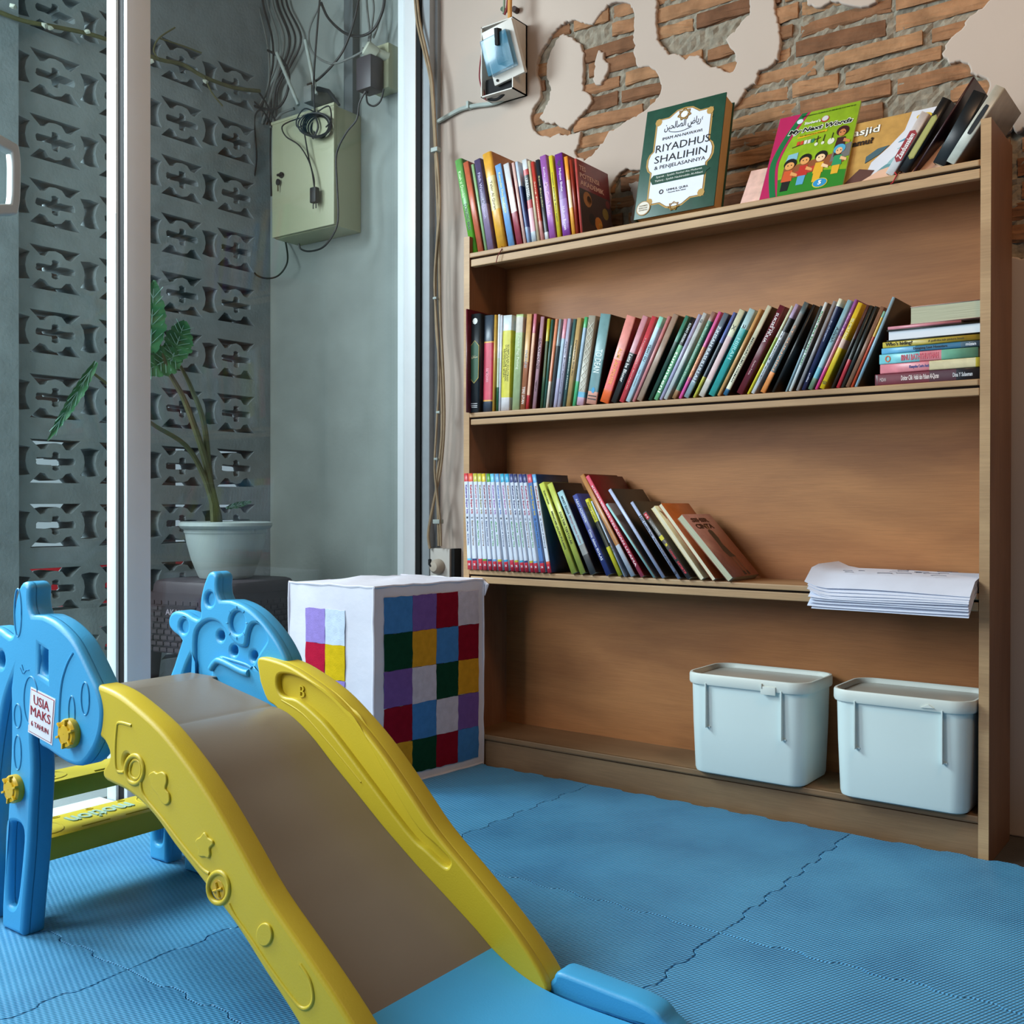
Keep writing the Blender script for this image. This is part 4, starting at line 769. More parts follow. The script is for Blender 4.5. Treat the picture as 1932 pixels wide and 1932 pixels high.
stack([
 (825,1785,805,872,[(.03,'#5a2430'),(.5,'#6a2434'),(.25,'#4a2634'),(1,'#20222c')],dict(text=[('Dokter Cilik  Hafal dan Paham Al-Quran','#e4d4d4',.44,.36,.5),('MIZAN','#c9b0b4',.08,.06,.3),('Dina Y Sulaeman','#c9ccd4',.84,.18,.35)],d=.14),'maroon and black book at the bottom of the flat stack, middle shelf'),
 (872,1790,715,795,[(.5,'#c9747e'),(.45,'#cfc39c'),(1,'#c3ae3a')],dict(text=[('Kumpulan Cerita Anak','#5a5c9a',.4,.2,.4)]),'pink and cream book second from the bottom of the flat stack'),
 (865,1765,625,712,[(.42,'#6fb4bc'),(.22,'#d07a84'),(1,'#6fae94')],dict(text=[('IBNU BATHTHUTHAH','#d4586a',.42,.38,.6),('O','#c8643a',.09,.06,.7)]),'teal and pink book third from the bottom of the flat stack'),
 (885,1795,568,622,[(.35,'#5a9cc0'),(.45,'#2f6a8c'),(1,'#4f6a7c')],dict(text=[('Dongeng Laut Nusantara','#1c2c34',.5,.34,.5),('mizan','#d8dce4',.9,.1,.5)]),'blue book in the middle of the flat stack, above teal one'),
 (895,1800,512,566,[(1,'#b29c3a')],dict(text=[("Who's hiding?",'#1c180c',.17,.28,.8),('A pull-the-tab picture book','#5a4c1c',.65,.36,.4)]),'ochre picture book with black title in the flat stack'),
 (932,1800,402,508,[(1,'#1d211c')],dict(out=1,page=PAGEW,hard=1),'black hardback with white page edges in the upper flat stack'),
 (942,1610,370,398,[(1,'#c9808a')],dict(d=.12),'thin pink booklet near the top of the flat stack'),
 (1148,1785,190,366,[(1,'#b9948c')],dict(out=1,page=PAGEG,d=.12),'thick book with greenish grey page edges topping the flat stack'),
])
# ------------------------------------------------------------------ paper stack on the third shelf
SHEET = mat('sheet_paper', '#d4d9ea', rough=.8, var=.03); LINE = ink('#3a3f52')
for i in range(14):
    z = Z3+.0015+i*.0021; n, k = 14, 5; dx, dy = random.uniform(-.004, .004), random.uniform(-.004, .003); rot = random.uniform(-.02, .02)
    x0, x1, ya, yb = .927, 1.222, -.062, .140
    if i > 10: dx -= .006*(i-10)*.6; dy += .003*(i-10)
    vs = []; curl = .004+.0016*i
    for s in (0, 1):
        for a in range(n+1):
            for c in range(k+1):
                u = a/n; v = c/k; x = x0+(x1-x0)*u+dx*(1-u)*1.2; y = ya+(yb-ya)*v+dy
                zz = z+.0009*s+(curl*.55)*(max(0, .16-u)/.16)**2*(1 if i > 9 else .25)+.0012*math.sin(u*5+i)*(.3+.05*i)+(.010*(max(0, .3-v)/.3)*math.sin(u*math.pi)*.35 if i == 13 else 0)
                zz -= .75*max(0, -.006-y)**1.0*(1-.012*i)
                vs.append((min(x+(v-.5)*rot*.1, 1.2235), y+(u-.5)*rot*.12, zz))
    q = (n+1)*(k+1); fs = []
    for a in range(n):
        for c in range(k):
            p = a*(k+1)+c; fs.append((p, p+1, p+k+2, p+k+1)); fs.append((q+p, q+p+k+1, q+p+k+2, q+p+1))
    ring = [a*(k+1) for a in range(n+1)]+[n*(k+1)+c for c in range(1, k+1)]+[a*(k+1)+k for a in range(n-1, -1, -1)]+[c for c in range(k-1, 0, -1)]
    for j in range(len(ring)): fs.append((ring[j], ring[(j+1) % len(ring)], q+ring[(j+1) % len(ring)], q+ring[j]))
    b = MB(); b.add(vs, fs, SHEET)
    if i >= 12:
        zt = z+.0036+(.002 if i == 13 else 0)
        for _ in range(9):
            cx, cy = random.uniform(.98, 1.18), random.uniform(-.02, .11); r = random.uniform(.006, .02)
            pts = [(cx+r*math.cos(t*.7)*random.uniform(.6, 1.1), cy+r*.6*math.sin(t*.7)*random.uniform(.6, 1.1), zt) for t in range(6)]
            b.tube(pts, .0005, LINE, 4)
    o = b.build('paper_sheet', None, True)
    lab = 'loose top sheet with pencil drawings on the paper pile, third shelf' if i == 13 else 'second sheet with drawn shapes just under the top of paper pile' if i == 12 else 'white sheet lower in the pile of drawings at third shelf right end'
    tag(o, lab, 'paper', 'sheets in the paper pile on the third shelf')
# ------------------------------------------------------------------ two white lidded tubs
TUB = mat('tub_plastic', '#d5e2e0', rough=.32, var=.02, scale=6, spec=.5); LID = mat('lid_plastic', '#d3d9d3', rough=.4, var=.04, scale=8)
LIDIN = mat('lid_clear', '#a9a69c', rough=.25, var=.12, scale=6)
def rrect(x0, x1, y0, y1, r, n=6):
    out = []
    for cx, cy, a0 in ((x1-r, y1-r, 0), (x0+r, y1-r, 90), (x0+r, y0+r, 180), (x1-r, y0+r, 270)):
        out += [(cx+r*math.cos(math.radians(a0+90*i/n)), cy+r*math.sin(math.radians(a0+90*i/n))) for i in range(n+1)]
    return out
def loft(b, rings, m, caps=(True, True)):
    n = len(rings[0]); vs = [p for r in rings for p in r]; fs = []
    for i in range(len(rings)-1):
        for j in range(n): fs.append((i*n+j, i*n+(j+1) % n, (i+1)*n+(j+1) % n, (i+1)*n+j))
    if caps[0]: fs.append(tuple(range(n))[::-1])
    if caps[1]: fs.append(tuple(range((len(rings)-1)*n, len(rings)*n)))
    b.add(vs, fs, m)
def tub(cx, y0, wd, dp, ht, label, tab):
    o = thing('storage_tub', label, 'storage box', (cx, y0, ZB+.0005), 'white lidded tubs on the bottom shelf')
    R3 = lambda e, z, r=.032: [(x, y, z) for x, y in rrect(-wd/2+e, wd/2-e, e, dp-e, r-e*.5)]
    b = MB(); loft(b, [R3(.012, 0), R3(.007, .003), R3(.005, .01), R3(.001, ht*.55), R3(-.001, ht-.004)], TUB)
    for sx in (-1, 1):
        x = sx*(wd/2-.045); zt = ht-.006; zb = ht*(.50 if sx < 0 else .47)
        b.box((x-.0012, -.009, zb), (x+.0012, .004, zt), TUB); b.box((x, -.001, zb), (x+.008*1, .001, zb+.003), TUB)
    b.build('tub_body', o, True)
    b = MB(); loft(b, [R3(-.006, ht-.010, .036), R3(-.0075, ht-.006, .036), R3(-.0075, ht+.009, .036), R3(-.006, ht+.013, .036), R3(-.002, ht+.013, .036), R3(.001, ht+.010, .034), R3(.002, ht+.003, .034)], LID, (True, False))
    if tab: b.box((wd*.22-.016, -.0105, ht-.016), (wd*.22+.016, -.007, ht+.001), LID, .001); b.box((wd*.22-.016, -.012, ht-.003), (wd*.22-.013, -.006, ht+.006), LID)
    else: b.prism([(wd*.22-.012, ht-.004), (wd*.22+.012, ht-.003), (wd*.22+.002, ht+.003)], -.0105, -.006, LID)
    l = b.build('lid', o, True)
    b = MB(); loft(b, [R3(.0015, ht+.001, .034), R3(.002, ht+.0035, .034)], LIDIN); b.build('lid_panel', l, True)
    return o
tub(.774, -.026, .258, .172, .202, 'white lidded tub with a latch tab, left of the two on bottom shelf', True)
tub(1.089, -.028, .252, .172, .200, 'white lidded tub in the bottom right corner of the bookcase', False)
# ------------------------------------------------------------------ felt-patched box
FELTW = mat('white_felt', '#dcdae4', rough=.95, var=.06, scale=9, bump=.8, bscale=30, spec=.1)
def felt(h): return mat('felt_'+h.strip('#'), h, rough=.97, var=.10, scale=60, bump=.5, bscale=300, spec=.06)
A, B_, D_, C_ = Vector((.028, -.357, 0)), Vector((.066, -.003, 0)), Vector((-.242, -.367, 0)), Vector((-.204, -.012, 0)); HC = .462
o = thing('patchwork_box', 'white cloth-covered box with coloured felt squares beside the bookcase', 'box', (0, 0, .015))
b = MB()
def wob(p, k=.0022): return (p[0]+random.uniform(-k, k), p[1]+random.uniform(-k, k), p[2]+random.uniform(-k, k))
def panel(P0, P1, z0, z1, n=12):
    vs = []; fs = []
    for i in range(n+1):
        for j in range(n+1):
            p = P0.lerp(P1, i/n); e = 0 if 0 < i < n and 0 < j < n else 1; q = (p.x, p.y, z0+(z1-z0)*j/n); vs.append(wob(q, .0016) if not e else (q[0], q[1], q[2]+.0025*math.sin(i*1.7)*(1 if j == n else 0)))
    for i in range(n):
        for j in range(n): a = i*(n+1)+j; fs.append((a, a+1, a+n+2, a+n+1))
    b.add(vs, fs, FELTW)
for p, q in ((D_, A), (A, B_), (B_, C_), (C_, D_)): panel(p, q, 0, HC)
n = 10; vs = []; fs = []
for i in range(n+1):
    for j in range(n+1):
        p = D_.lerp(A, i/n).lerp(C_.lerp(B_, i/n), j/n); h_ = .010*math.sin(math.pi*i/n)*math.sin(math.pi*j/n)+.006*math.sin(i*1.3+j)*math.sin(math.pi*i/n)*math.sin(math.pi*j/n); vs.append((p.x, p.y, HC+.001+h_))
for i in range(n):
    for j in range(n): a = i*(n+1)+j; fs.append((a, a+1, a+n+2, a+n+1))
b.add(vs, fs, FELTW); b.add([tuple(D_), tuple(A), tuple(B_), tuple(C_)], [(0, 1, 2, 3)], FELTW)
for P_, Q_, z in ((D_, A, HC), (A, B_, HC), (A, B_, .002), (C_, B_, HC)): b.tube([wob(P_.lerp(Q_, t/12)+Vector((0, 0, z)), .0016) for t in range(13)], .003, FELTW, 6)
for P_ in (A, B_, D_): b.tube([wob(P_+Vector((0, 0, HC*t/12)), .0014) for t in range(13)], .0028, FELTW, 6)
b.tube([B_+Vector((-.004, 0, HC)), B_+Vector((.010, .002, HC-.012)), B_+Vector((.004, 0, HC-.04))], [.003, .006, .001], FELTW, 6)
b.build('box_body', o, True)
def square(P0, P1, u0, u1, z0, z1, col, nrm):
    n = 5; k = .0016; vs = []; fs = []
    for s in (0, 1):
        for i in range(n+1):
            for j in range(n+1):
                p = P0.lerp(P1, u0+(u1-u0)*i/n); v = Vector((p.x, p.y, z0+(z1-z0)*j/n))+nrm*(.0012+.0016*s)
                t = P1-P0; t.normalize(); v += t*random.uniform(-k, k)*(i in (0, n))+Vector((0, 0, random.uniform(-k, k)*(j in (0, n)))); vs.append(v)
    q = (n+1)**2
    for i in range(n):
        for j in range(n): a = i*(n+1)+j; fs += [(q+a, q+a+1, q+a+n+2, q+a+n+1)]
    ring = [i*(n+1) for i in range(n+1)]+[n*(n+1)+j for j in range(1, n+1)]+[i*(n+1)+n for i in range(n-1, -1, -1)]+[j for j in range(n-1, 0, -1)]
    for i in range(len(ring)): fs.append((ring[i], ring[(i+1) % len(ring)], q+ring[(i+1) % len(ring)], q+ring[i]))
    bb = MB(); bb.add(vs, fs, felt(col)); s_ = bb.build('felt_square', o, False); return s_
BL, PU, RE, WH, GR, YE = '#4580bc', '#77589c', '#8a1428', '#c9c3d0', '#12402c', '#cf9628'
grid = [[BL, PU, RE, WH], [GR, YE, BL, RE], [PU, WH, GR, YE], [RE, BL, WH, PU], [YE, GR, RE, BL]]
nr = Vector((B_.y-A.y, -(B_.x-A.x), 0)).normalized(); us = [.10, .355, .59, .79, .985]; us = [.085, .325, .54, .745, .945]
zs_ = [.437, .353, .268, .183, .098, .02]
for r in range(5):
    for c in range(4):
        s_ = square(A, B_, us[c], us[c+1], zs_[r+1]+.0005, zs_[r]-.0005, grid[r][c], nr); s_['label'] = {BL: 'blue', PU: 'purple', RE: 'dark red', WH: 'white', GR: 'dark green', YE: 'yellow'}[grid[r][c]]+' felt square'
nl = Vector((A.y-D_.y, -(A.x-D_.x), 0)).normalized()
g2 = [['#9a86cc', '#cfdcec'], ['#b81c3c', '#dcb81c'], ['#cfd6ea', '#9a86cc'], [GR, '#b81c3c'], [BL, YE]]
for r in range(5):
    for c in range(2):
        z1_ = .405-r*.082; square(D_, A, .215+.235*c, .215+.235*(c+1)-.004, max(.01, z1_-.081), z1_, g2[r][c], nl)
# ------------------------------------------------------------------ toddler slide
BLU = mat('blue_plastic', '#3f9fd2', rough=.42, var=.05, scale=5, bump=.1, bscale=400, spec=.45)
YEL = mat('yellow_plastic', '#cfb62c', rough=.42, var=.05, scale=5, bump=.1, bscale=400, spec=.45)
CHU = mat('taupe_chute', '#7f7163', rough=.36, var=.05, scale=6, bump=.06, bscale=300, spec=.4)
slide = thing('toy_slide', 'small blue and yellow plastic toddler slide with animal-shaped side panels', 'slide', (0, 0, .015)); slide.location = (0, 0, 0)
ear = [(.212,.499),(.205,.510),(.203,.524),(.204,.538),(.198,.545),(.188,.547),(.178,.542),(.168,.526),(.160,.506),(.157,.488),(.158,.471),(.154,.464),(.147,.462)]
head = [(p.x, p.z) for p in (W(u, v, Y=-.923) for u, v in crop([(400,675),(330,630),(250,602),(180,602),(130,640),(108,710),(118,790),(165,855),(225,900),(268,960)], 300, 1060, 6.44))]
rear = [(.082,.375),(.060,.335),(.035,.27),(.018,.19),(.010,.11),(.008,.05),(.010,.0155),(.060,.0155),(.062,.05),(.064,.11),(.070,.19),(.082,.27),(.103,.345),(.116,.375),(.131,.398)]
leg = [(.138,.385),(.139,.31),(.132,.22),(.120,.12),(.112,.05),(.112,.0155),(.174,.0155),(.180,.06),(.190,.14),(.196,.20),(.192,.27),(.188,.325),(.196,.338)]
lobe = [(.213,.334),(.235,.322),(.262,.303),(.290,.285),(.318,.278),(.345,.285),(.368,.305),(.384,.335),(.390,.368),(.383,.405)]
arch = [(.372,.424),(.355,.443),(.331,.463),(.301,.482),(.270,.494),(.240,.500)]
OUT_F = cat(ear, 3, False)+cat(head, 3, False)+cat(rear[:7], 3, False)+cat(rear[7:], 3, False)+cat(leg[:6], 3, False)+cat(leg[6:]+lobe+arch, 3, False)
sh = lambda l, d: [(x+d, z) for x, z in l]
lobe_n = [(.206,.337)]+[(p.x, p.z) for p in (W(u, v, Y=-1.244) for u, v in crop([(225,1072),(275,1108),(340,1155),(400,1190),(460,1204),(505,1175),(555,1100),(588,1005),(600,900),(592,820),(570,745),(545,690)], 0, 1060, 3.116))]
OUT_N = cat(sh(ear, -.022), 3, False)+cat(sh(head, -.022), 3, False)+cat(sh(rear[:3], -.02)+rear[3:7], 3, False)+cat(rear[7:], 3, False)+cat(sh(leg[:6], -.010), 3, False)+cat(sh(leg[6:8], -.013)+sh(leg[8:10], -.010)+leg[10:12]+lobe_n+sh(arch[2:], -.022), 3, False)
hole_leg = cat([(.128,.17),(.137,.182),(.160,.182),(.168,.168),(.163,.13),(.152,.075),(.142,.056),(.130,.053),(.123,.062),(.124,.11)], 3)
rhole = cat([(.028,.14),(.040,.155),(.052,.14),(.050,.08),(.047,.052),(.036,.045),(.025,.052),(.024,.09)], 3)
def side_panel(y0, y1, near):
    b = MB(); OUT = OUT_N if near else OUT_F
    ym = y0+.020
    if near:
        win = [(.208,.455),(.231,.449),(.231,.407),(.206,.414)]
        b.plate([OUT, sh(hole_leg, -.003), rhole, circ(.101, .425, .009, .012, 14), win], y0, ym, BLU, bev=.007)
        b.plate([OUT, sh(hole_leg, -.003), rhole, circ(.101, .425, .009, .012, 14), circ(.220, .432, .011, .019, 16)], ym-.016, y1, BLU, bev=.007)
    else:
        fx = lambda l: [(p.x, p.z) for p in (W(u, v, Y=-.923) for u, v in crop(l, 300, 1060, 6.44))]
        pocket = cat(fx([(430,1440),(425,1200),(430,900),(490,775),(600,715),(710,740),(780,820),(850,930),(940,1020),(1040,1030),(1070,880),(1110,775),(1170,755),(1230,800),(1290,900),(1295,970),(1205,1110),(1130,1255),(1095,1262),(760,1152),(700,1170),(640,1260),(610,1400)]), 3)
        pocket = pocket[:-1]
        eye = fx([(945+88*math.cos(a), 742+140*math.sin(a)) for a in [i*.3142 for i in range(20)]])
        e1 = fx([(612+52*math.cos(a), 455+85*math.sin(a)) for a in [i*.45 for i in range(14)]]); e2 = fx([(295+52*math.cos(a), 785+85*math.sin(a)) for a in [i*.45 for i in range(14)]])
        b.plate([OUT, hole_leg, rhole, pocket, eye, e1, e2], y0, ym, BLU, bev=.006)
        small = [fx([(cx+40*math.cos(a), cz+60*math.sin(a)) for a in [i*.524 for i in range(12)]]) for cx, cz in ((707, 905), (868, 1085), (1110, 1150))]
        b.plate([OUT, hole_leg, rhole]+small, ym-.013, y1, BLU, bev=.006)
        ln = fx([(1095,1350),(1010,1330),(760,1205),(690,1225),(640,1300)]); b.tube(cat([(x, y0-.001, z) for x, z in ln], 4, False), .0062, BLU, 8)
        ln = fx([(1120,1290),(1040,1245),(780,1165)]); b.tube(cat([(x, y0+.001, z) for x, z in ln], 4, False), .003, BLU, 8)
        for k in range(8):
            a = math.pi/2+k*math.pi/4; c_ = [(945+r*.64*math.cos(a), 742+r*math.sin(a)) for r in (170, 205)]; q = fx(c_); b.tube([(x, y0-.0003, z) for x, z in q], .0009, BLU, 5)
        b.text('A', (.2195+.098, y0+.020, .4015-.008), (1, 0, 0), (0, 0, 1), .008, .014, mat('blue_dark_emboss', '#2c7aa8', rough=.5), th=.001)
    if near:
        Yg = y0-.0002
        gv = mat('blue_groove', '#2878a8', rough=.5)
        def loop(cx, cz, rx, rz): b.tube([(x, Yg, z) for x, z in circ(cx, cz, rx, rz, 28)], .0011, BLU, 6, closed=True); b.tube([(x+.0012, Yg+.0003, z) for x, z in circ(cx, cz, rx, rz, 28)], .0009, gv, 6, closed=True)
        loop(.151, .500, .010, .036); loop(.188, .372, .020, .036); loop(.175, .285, .009, .014) if 0 else None; loop(.150, .345, .010, .018); loop(.150, .290, .010, .026)
        loop(.331, .391, .010, .023); loop(.297, .368, .008, .023)
        c_ = cat([(.300,.452),(.285,.435),(.272,.41),(.266,.38),(.264,.35)], 5, False); b.tube([(x, Yg, z) for x, z in c_], .0015, BLU, 6); b.tube([(x+.0018, Yg+.0003, z) for x, z in c_], .0012, gv, 6)
        for q in ([(.158,.418),(.165,.410)], [(.163,.423),(.167,.415)], [(.168,.41),(.175,.416),(.183,.417)]): b.tube([(x, Yg, z) for x, z in q], .0008, gv, 5)
    return b.build('side_panel', slide, True, ang=50)
sp = side_panel(-1.244, -1.206, True)
side_panel(-.923, -.886, False)
b = MB(); q = [W(u, v, Y=-1.2448) for u, v in crop([(180,735),(325,808),(305,1080),(163,1000)], 0, 1060, 3.116)]
TLs, TRs, BRs, BLs = q
ex = (TRs-TLs+BRs-BLs)/2; ez = (TLs-BLs+TRs-BRs)/2; cc = sum(q, Vector())/4
def quad(k, y, col): b.add([(cc.x+(p.x-cc.x)*k, y, cc.z+(p.z-cc.z)*k) for p in q]+[(cc.x+(p.x-cc.x)*k, y+.0006, cc.z+(p.z-cc.z)*k) for p in q], [(0, 1, 2, 3), (4, 5, 6, 7), (0, 1, 5, 4), (1, 2, 6, 5), (2, 3, 7, 6), (3, 0, 4, 7)], ink(col))
quad(1, -1.2446, '#dcdfe6'); quad(.93, -1.2449, '#a02838'); quad(.90, -1.2452, '#dcdfe6')
for s, fz, fw, fh in (('USIA', .28, .62, .20), ('MAKS', .02, .80, .20), ('6 TAHUN', -.25, .70, .11)):
    p = cc+ez*fz; b.text(s, (p.x-.001, -1.2456, p.z), ex, (0, 0, 1), ex.length*fw, ez.length*fh, ink('#9a1f30'), bold=0)
st = b.build('sticker', slide); st['label'] = 'white age limit sticker with dark red lettering'
KN = mat('knob_yellow', '#d3aa1c', rough=.35, var=.06, spec=.5)
def knob(x, z, y, r=.021):
    b = MB(); Mx = Matrix.Translation((x, y, z)) @ Matrix.Rotation(math.pi/2, 4, 'X')
    b.lathe([(r*.9, -.002), (r, .002), (r, .010), (r*.86, .013), (r*.62, .0125), (r*.58, .0145), (r*.2, .0150), (.0005, .0148)], KN, 28, M=Mx, caps=False)
    for i in range(6):
        a = i*math.pi/3+.35; b.box((r*.62, -.0016, .010), (r*1.01, .0016, .0158), KN, .0006, M=Mx @ Matrix.Rotation(a, 4, 'Z'))
    b.build('knob', slide, True)
for u, v in ((122, 1385), (18, 1490)):
    p = W(u, v, Y=-1.256); knob(p.x, p.z, -1.243)
# rails
up = [(.325,.404),(.332,.413),(.369,.411),(.408,.404),(.452,.389),(.497,.370),(.535,.347),(.575,.319),(.614,.287),(.664,.240),(.710,.196),(.776,.147),(.829,.106),(.869,.071),(.896,.042),(.904,.026),(.898,.0175)]
lo = [(.84,.0165),(.80,.034),(.746,.077),(.706,.107),(.657,.146),(.614,.173),(.568,.201),(.529,.224),(.496,.247),(.463,.264),(.424,.276),(.392,.280),(.372,.284),(.368,.297),(.384,.318),(.372,.336),(.35,.345),(.333,.373)]
RAIL = cat(up, 3, False)+cat(lo, 3, False)
def shiftp(l, dx, dz): return [(x+dx, z+dz) for x, z in l]
def rail(y0, y1, near):
    b = MB()
    if near:
        b.plate([RAIL, circ(.4262, .3155, .0085, .0105, 18)], y0, y1, YEL, bev=.006)
        Yg = y0+.0006; fx = lambda l: [(p.x, p.z) for p in (W(u, v, Y=y0) for u, v in crop(l, 180, 1240, 2.793))]
        line = lambda l, r=.0026, cl=False, n=4: b.tube([(x, Yg, z) for x, z in cat(fx(l), n, cl)], r, YEL, 8, closed=cl)
        line([(150,605),(112,595),(105,500),(112,380),(125,345),(190,360)], .0024)
        ring = lambda cx, cy, rx, ry, r: b.tube([(x, Yg, z) for x, z in fx([(cx+rx*math.cos(a), cy+ry*math.sin(a)) for a in [i*.2618 for i in range(24)]])], r, YEL, 8, closed=True)
        ring(208, 592, 48, 74, .0036); ring(212, 592, 30, 50, .0022)
        line([(240,650),(245,700),(270,750),(360,860),(460,990),(560,1110),(600,1140)], .0028)
        for l in ([(295,650),(285,618),(312,600),(328,610),(352,602),(376,618),(382,655),(374,690),(394,720),(396,762),(374,778),(352,760),(330,720),(305,690)], [(575,922),(590,935),(600,950),(622,965),(626,985),(608,1005),(610,1035),(600,1058),(583,1050),(560,1050),(546,1040),(548,1005),(532,975),(540,955),(558,945)], [(895+42*math.cos(a), 1460+62*math.sin(a)) for a in [i*.35 for i in range(18)]]): b.plate([cat(fx(l), 3)], y0-.0024, y0+.004, YEL, bev=.0016)
        ring(650, 1215, 56, 82, .0036); pass
        line([(705,1300),(740,1370),(830,1500),(930,1650),(1040,1800),(1090,1850),(1130,1840),(1148,1790),(1130,1700),(1080,1620)], .0026)
        line([(470,760),(600,960),(760,1200),(900,1410),(1040,1610),(1180,1800)], .0007, n=2)
        br = b.build('rail', slide, True, ang=50)
        p = W(180+648/2.793, 1240+1225/2.793, Y=y0); s = MB()
        s.plate([circ(p.x, p.z, .0125, .0125, 20)], y0-.0006, y0+.004, KN, bev=.001)
        for a in (.4, .4+math.pi/2): s.tube([(p.x-.009*math.cos(a), y0-.0012, p.z-.009*math.sin(a)), (p.x+.009*math.cos(a), y0-.0012, p.z+.009*math.sin(a))], .0018, KN, 6)
        s.build('screw_cap', br, True)
        s = MB(); s.lathe([(.004, 0), (.004, .003), (.002, .004)], mat('steel', '#b9bcc0', rough=.3, metal=.8), 12, M=Matrix.Translation((.4262, y0+.018, .3155)) @ Matrix.Rotation(math.pi/2, 4, 'X')); s.build('bolt', br, True)
    else:
        fx = lambda l: [(p.x, p.z) for p in (W(u, v, Y=y0) for u, v in l)]
        pk = cat(fx(crop([(100,985),(180,975),(300,1020),(480,1130),(620,1260),(740,1400)], 500, 1040, 4.2)+crop([(330,420),(480,580),(545,650),(548,680),(520,690),(420,600),(300,480)], 660, 1400, 2.927)+crop([(560,1480),(400,1300),(250,1180),(140,1150),(95,1080)], 500, 1040, 4.2)), 4)
        b.plate([RAIL, pk], y0, y0+.014, YEL, bev=.004); b.plate([RAIL], y0+.010, y1, YEL, bev=.005)
        p = W(500+300/4.2, 1040+1110/4.2, Y=y0+.010); b.text('B', (p.x, y0+.0098, p.z), (1, 0, 0), (0, 0, 1), .012, .019, YEL, th=.0022, bold=0)
        line = fx(crop([(130,1180),(300,1290),(480,1490),(640,1680),(760,1830)], 500, 1040, 4.2)); b.tube([(x, y0+.0005, z) for x, z in cat(line, 4, False)], .0016, YEL, 8)
        b.build('rail', slide, True, ang=50)
rail(-1.241, -1.206, True); rail(-.937, -.893, False)
# chute: thick curved sheet between the rails
prof = cat([(.205,.369),(.26,.358),(.31,.349),(.352,.341),(.3645,.337),(.372,.337),(.40,.331),(.432,.316),(.465,.295),(.497,.270),(.53,.246),(.562,.223),(.604,.192),(.64,.168),(.675,.145),(.71,.124),(.743,.104),(.785,.078),(.815,.057)], 2, False)
def sheet(prof, y0, y1, th, m, name, ny=6, crown=0):
    b = MB(); n = len(prof); vs = []; fs = []
    for s in (0, 1):
        for i, (x, z) in enumerate(prof):
            for j in range(ny+1): v = j/ny; vs.append((x, y0+(y1-y0)*v, z-s*th+crown*(1-s)*math.sin(math.pi*v)*0))
    q = n*(ny+1)
    for i in range(n-1):
        for j in range(ny):
            a = i*(ny+1)+j; fs += [(a, a+1, a+ny+2, a+ny+1), (q+a, q+a+ny+1, q+a+ny+2, q+a+1)]
    ring = [i*(ny+1) for i in range(n)]+[(n-1)*(ny+1)+j for j in range(1, ny+1)]+[i*(ny+1)+ny for i in range(n-2, -1, -1)]+[j for j in range(ny-1, 0, -1)]
    for i in range(len(ring)): fs.append((ring[i], ring[(i+1) % len(ring)], q+ring[(i+1) % len(ring)], q+ring[i]))
    b.add(vs, fs, m); return b
b = sheet(prof, -1.205, -.9375, .010, CHU, 'chute'); b.build('chute', slide, True, ang=50)
ro = cat([(.812,.0595),(.835,.0475),(.87,.034),(.91,.026),(.96,.0225),(1.02,.0215),(1.08,.0215),(1.105,.0205)], 3, False)
b = sheet(ro, -1.205, -.9375, .0045, BLU, 'runout'); b.build('runout', slide, True, ang=50)
for ya, yb in ((-.928, -.888), (-1.24, -1.205)):
    b = MB(); b.plate([cat([(.906,.0165),(.906,.040),(.914,.050),(.94,.0500),(1.0,.0465),(1.03,.045),(1.055,.040),(1.068,.030),(1.072,.0165)], 3)], ya, yb, BLU, bev=.006); b.build('runout_edge', slide, True, ang=50)
b = MB(); b.plate([[(1.085,.0165),(1.085,.034),(1.105,.030),(1.112,.0165)]], -1.2, -.925, BLU, bev=.004); b.build('runout_edge', slide, True)
# steps between the side panels
def step(xa, xb, zt, zb, words):
    b = MB(); b.box((xa, -1.208, zb), (xb, -.921, zt), YEL, .007)
    emb = lambda pts, r=.0012, cl=False: b.tube([(x, y, zt+.0002) for x, y in pts], r, YEL, 6, closed=cl)
    cx = (xa+xb)/2; hw = (xb-xa)/2
    for cy in (-.955, -1.165): emb([(cx+hw*.72*math.cos(a), cy+.030*math.sin(a)) for a in [i*.349 for i in range(18)]], .0014, True); emb([(cx+hw*.3*math.cos(a), cy+.016*math.sin(a)) for a in [i*.3-.6 for i in range(5)]])
    if words:
        b.text('motion', (cx-.002, -1.058, zt+.0004), (0, -1, 0), (1, 0, 0), .115, hw*.75, mat('pale_letters', '#a8c4b8', rough=.4), th=.0016, bold=.01)
        for cy in (-1.10, -1.02): emb([(cx+hw*.75, cy-.02), (cx+hw*.75, cy+.03)], .0014)
        for cy in (-1.12, -1.0, -1.06): b.tube([(cx-hw*.72+.004*math.cos(a), cy+.007*math.sin(a), zt+.0003) for a in [i*.628 for i in range(10)]], .0012, YEL, 5, closed=True)
    else: emb([(cx+hw*.8, -1.10), (cx+hw*.8, -1.08)], .0016)
    b.build('step', slide, True, ang=50)
xs = W(97, 1543, Z=.142).x
step(.022, .130, .142, .104, True); step(.055, .1265, .228, .196, False)
b = MB(); b.box((.13, -1.207, .352), (.206, -.921, .368), CHU, .004); b.build('platform_back', slide, True)
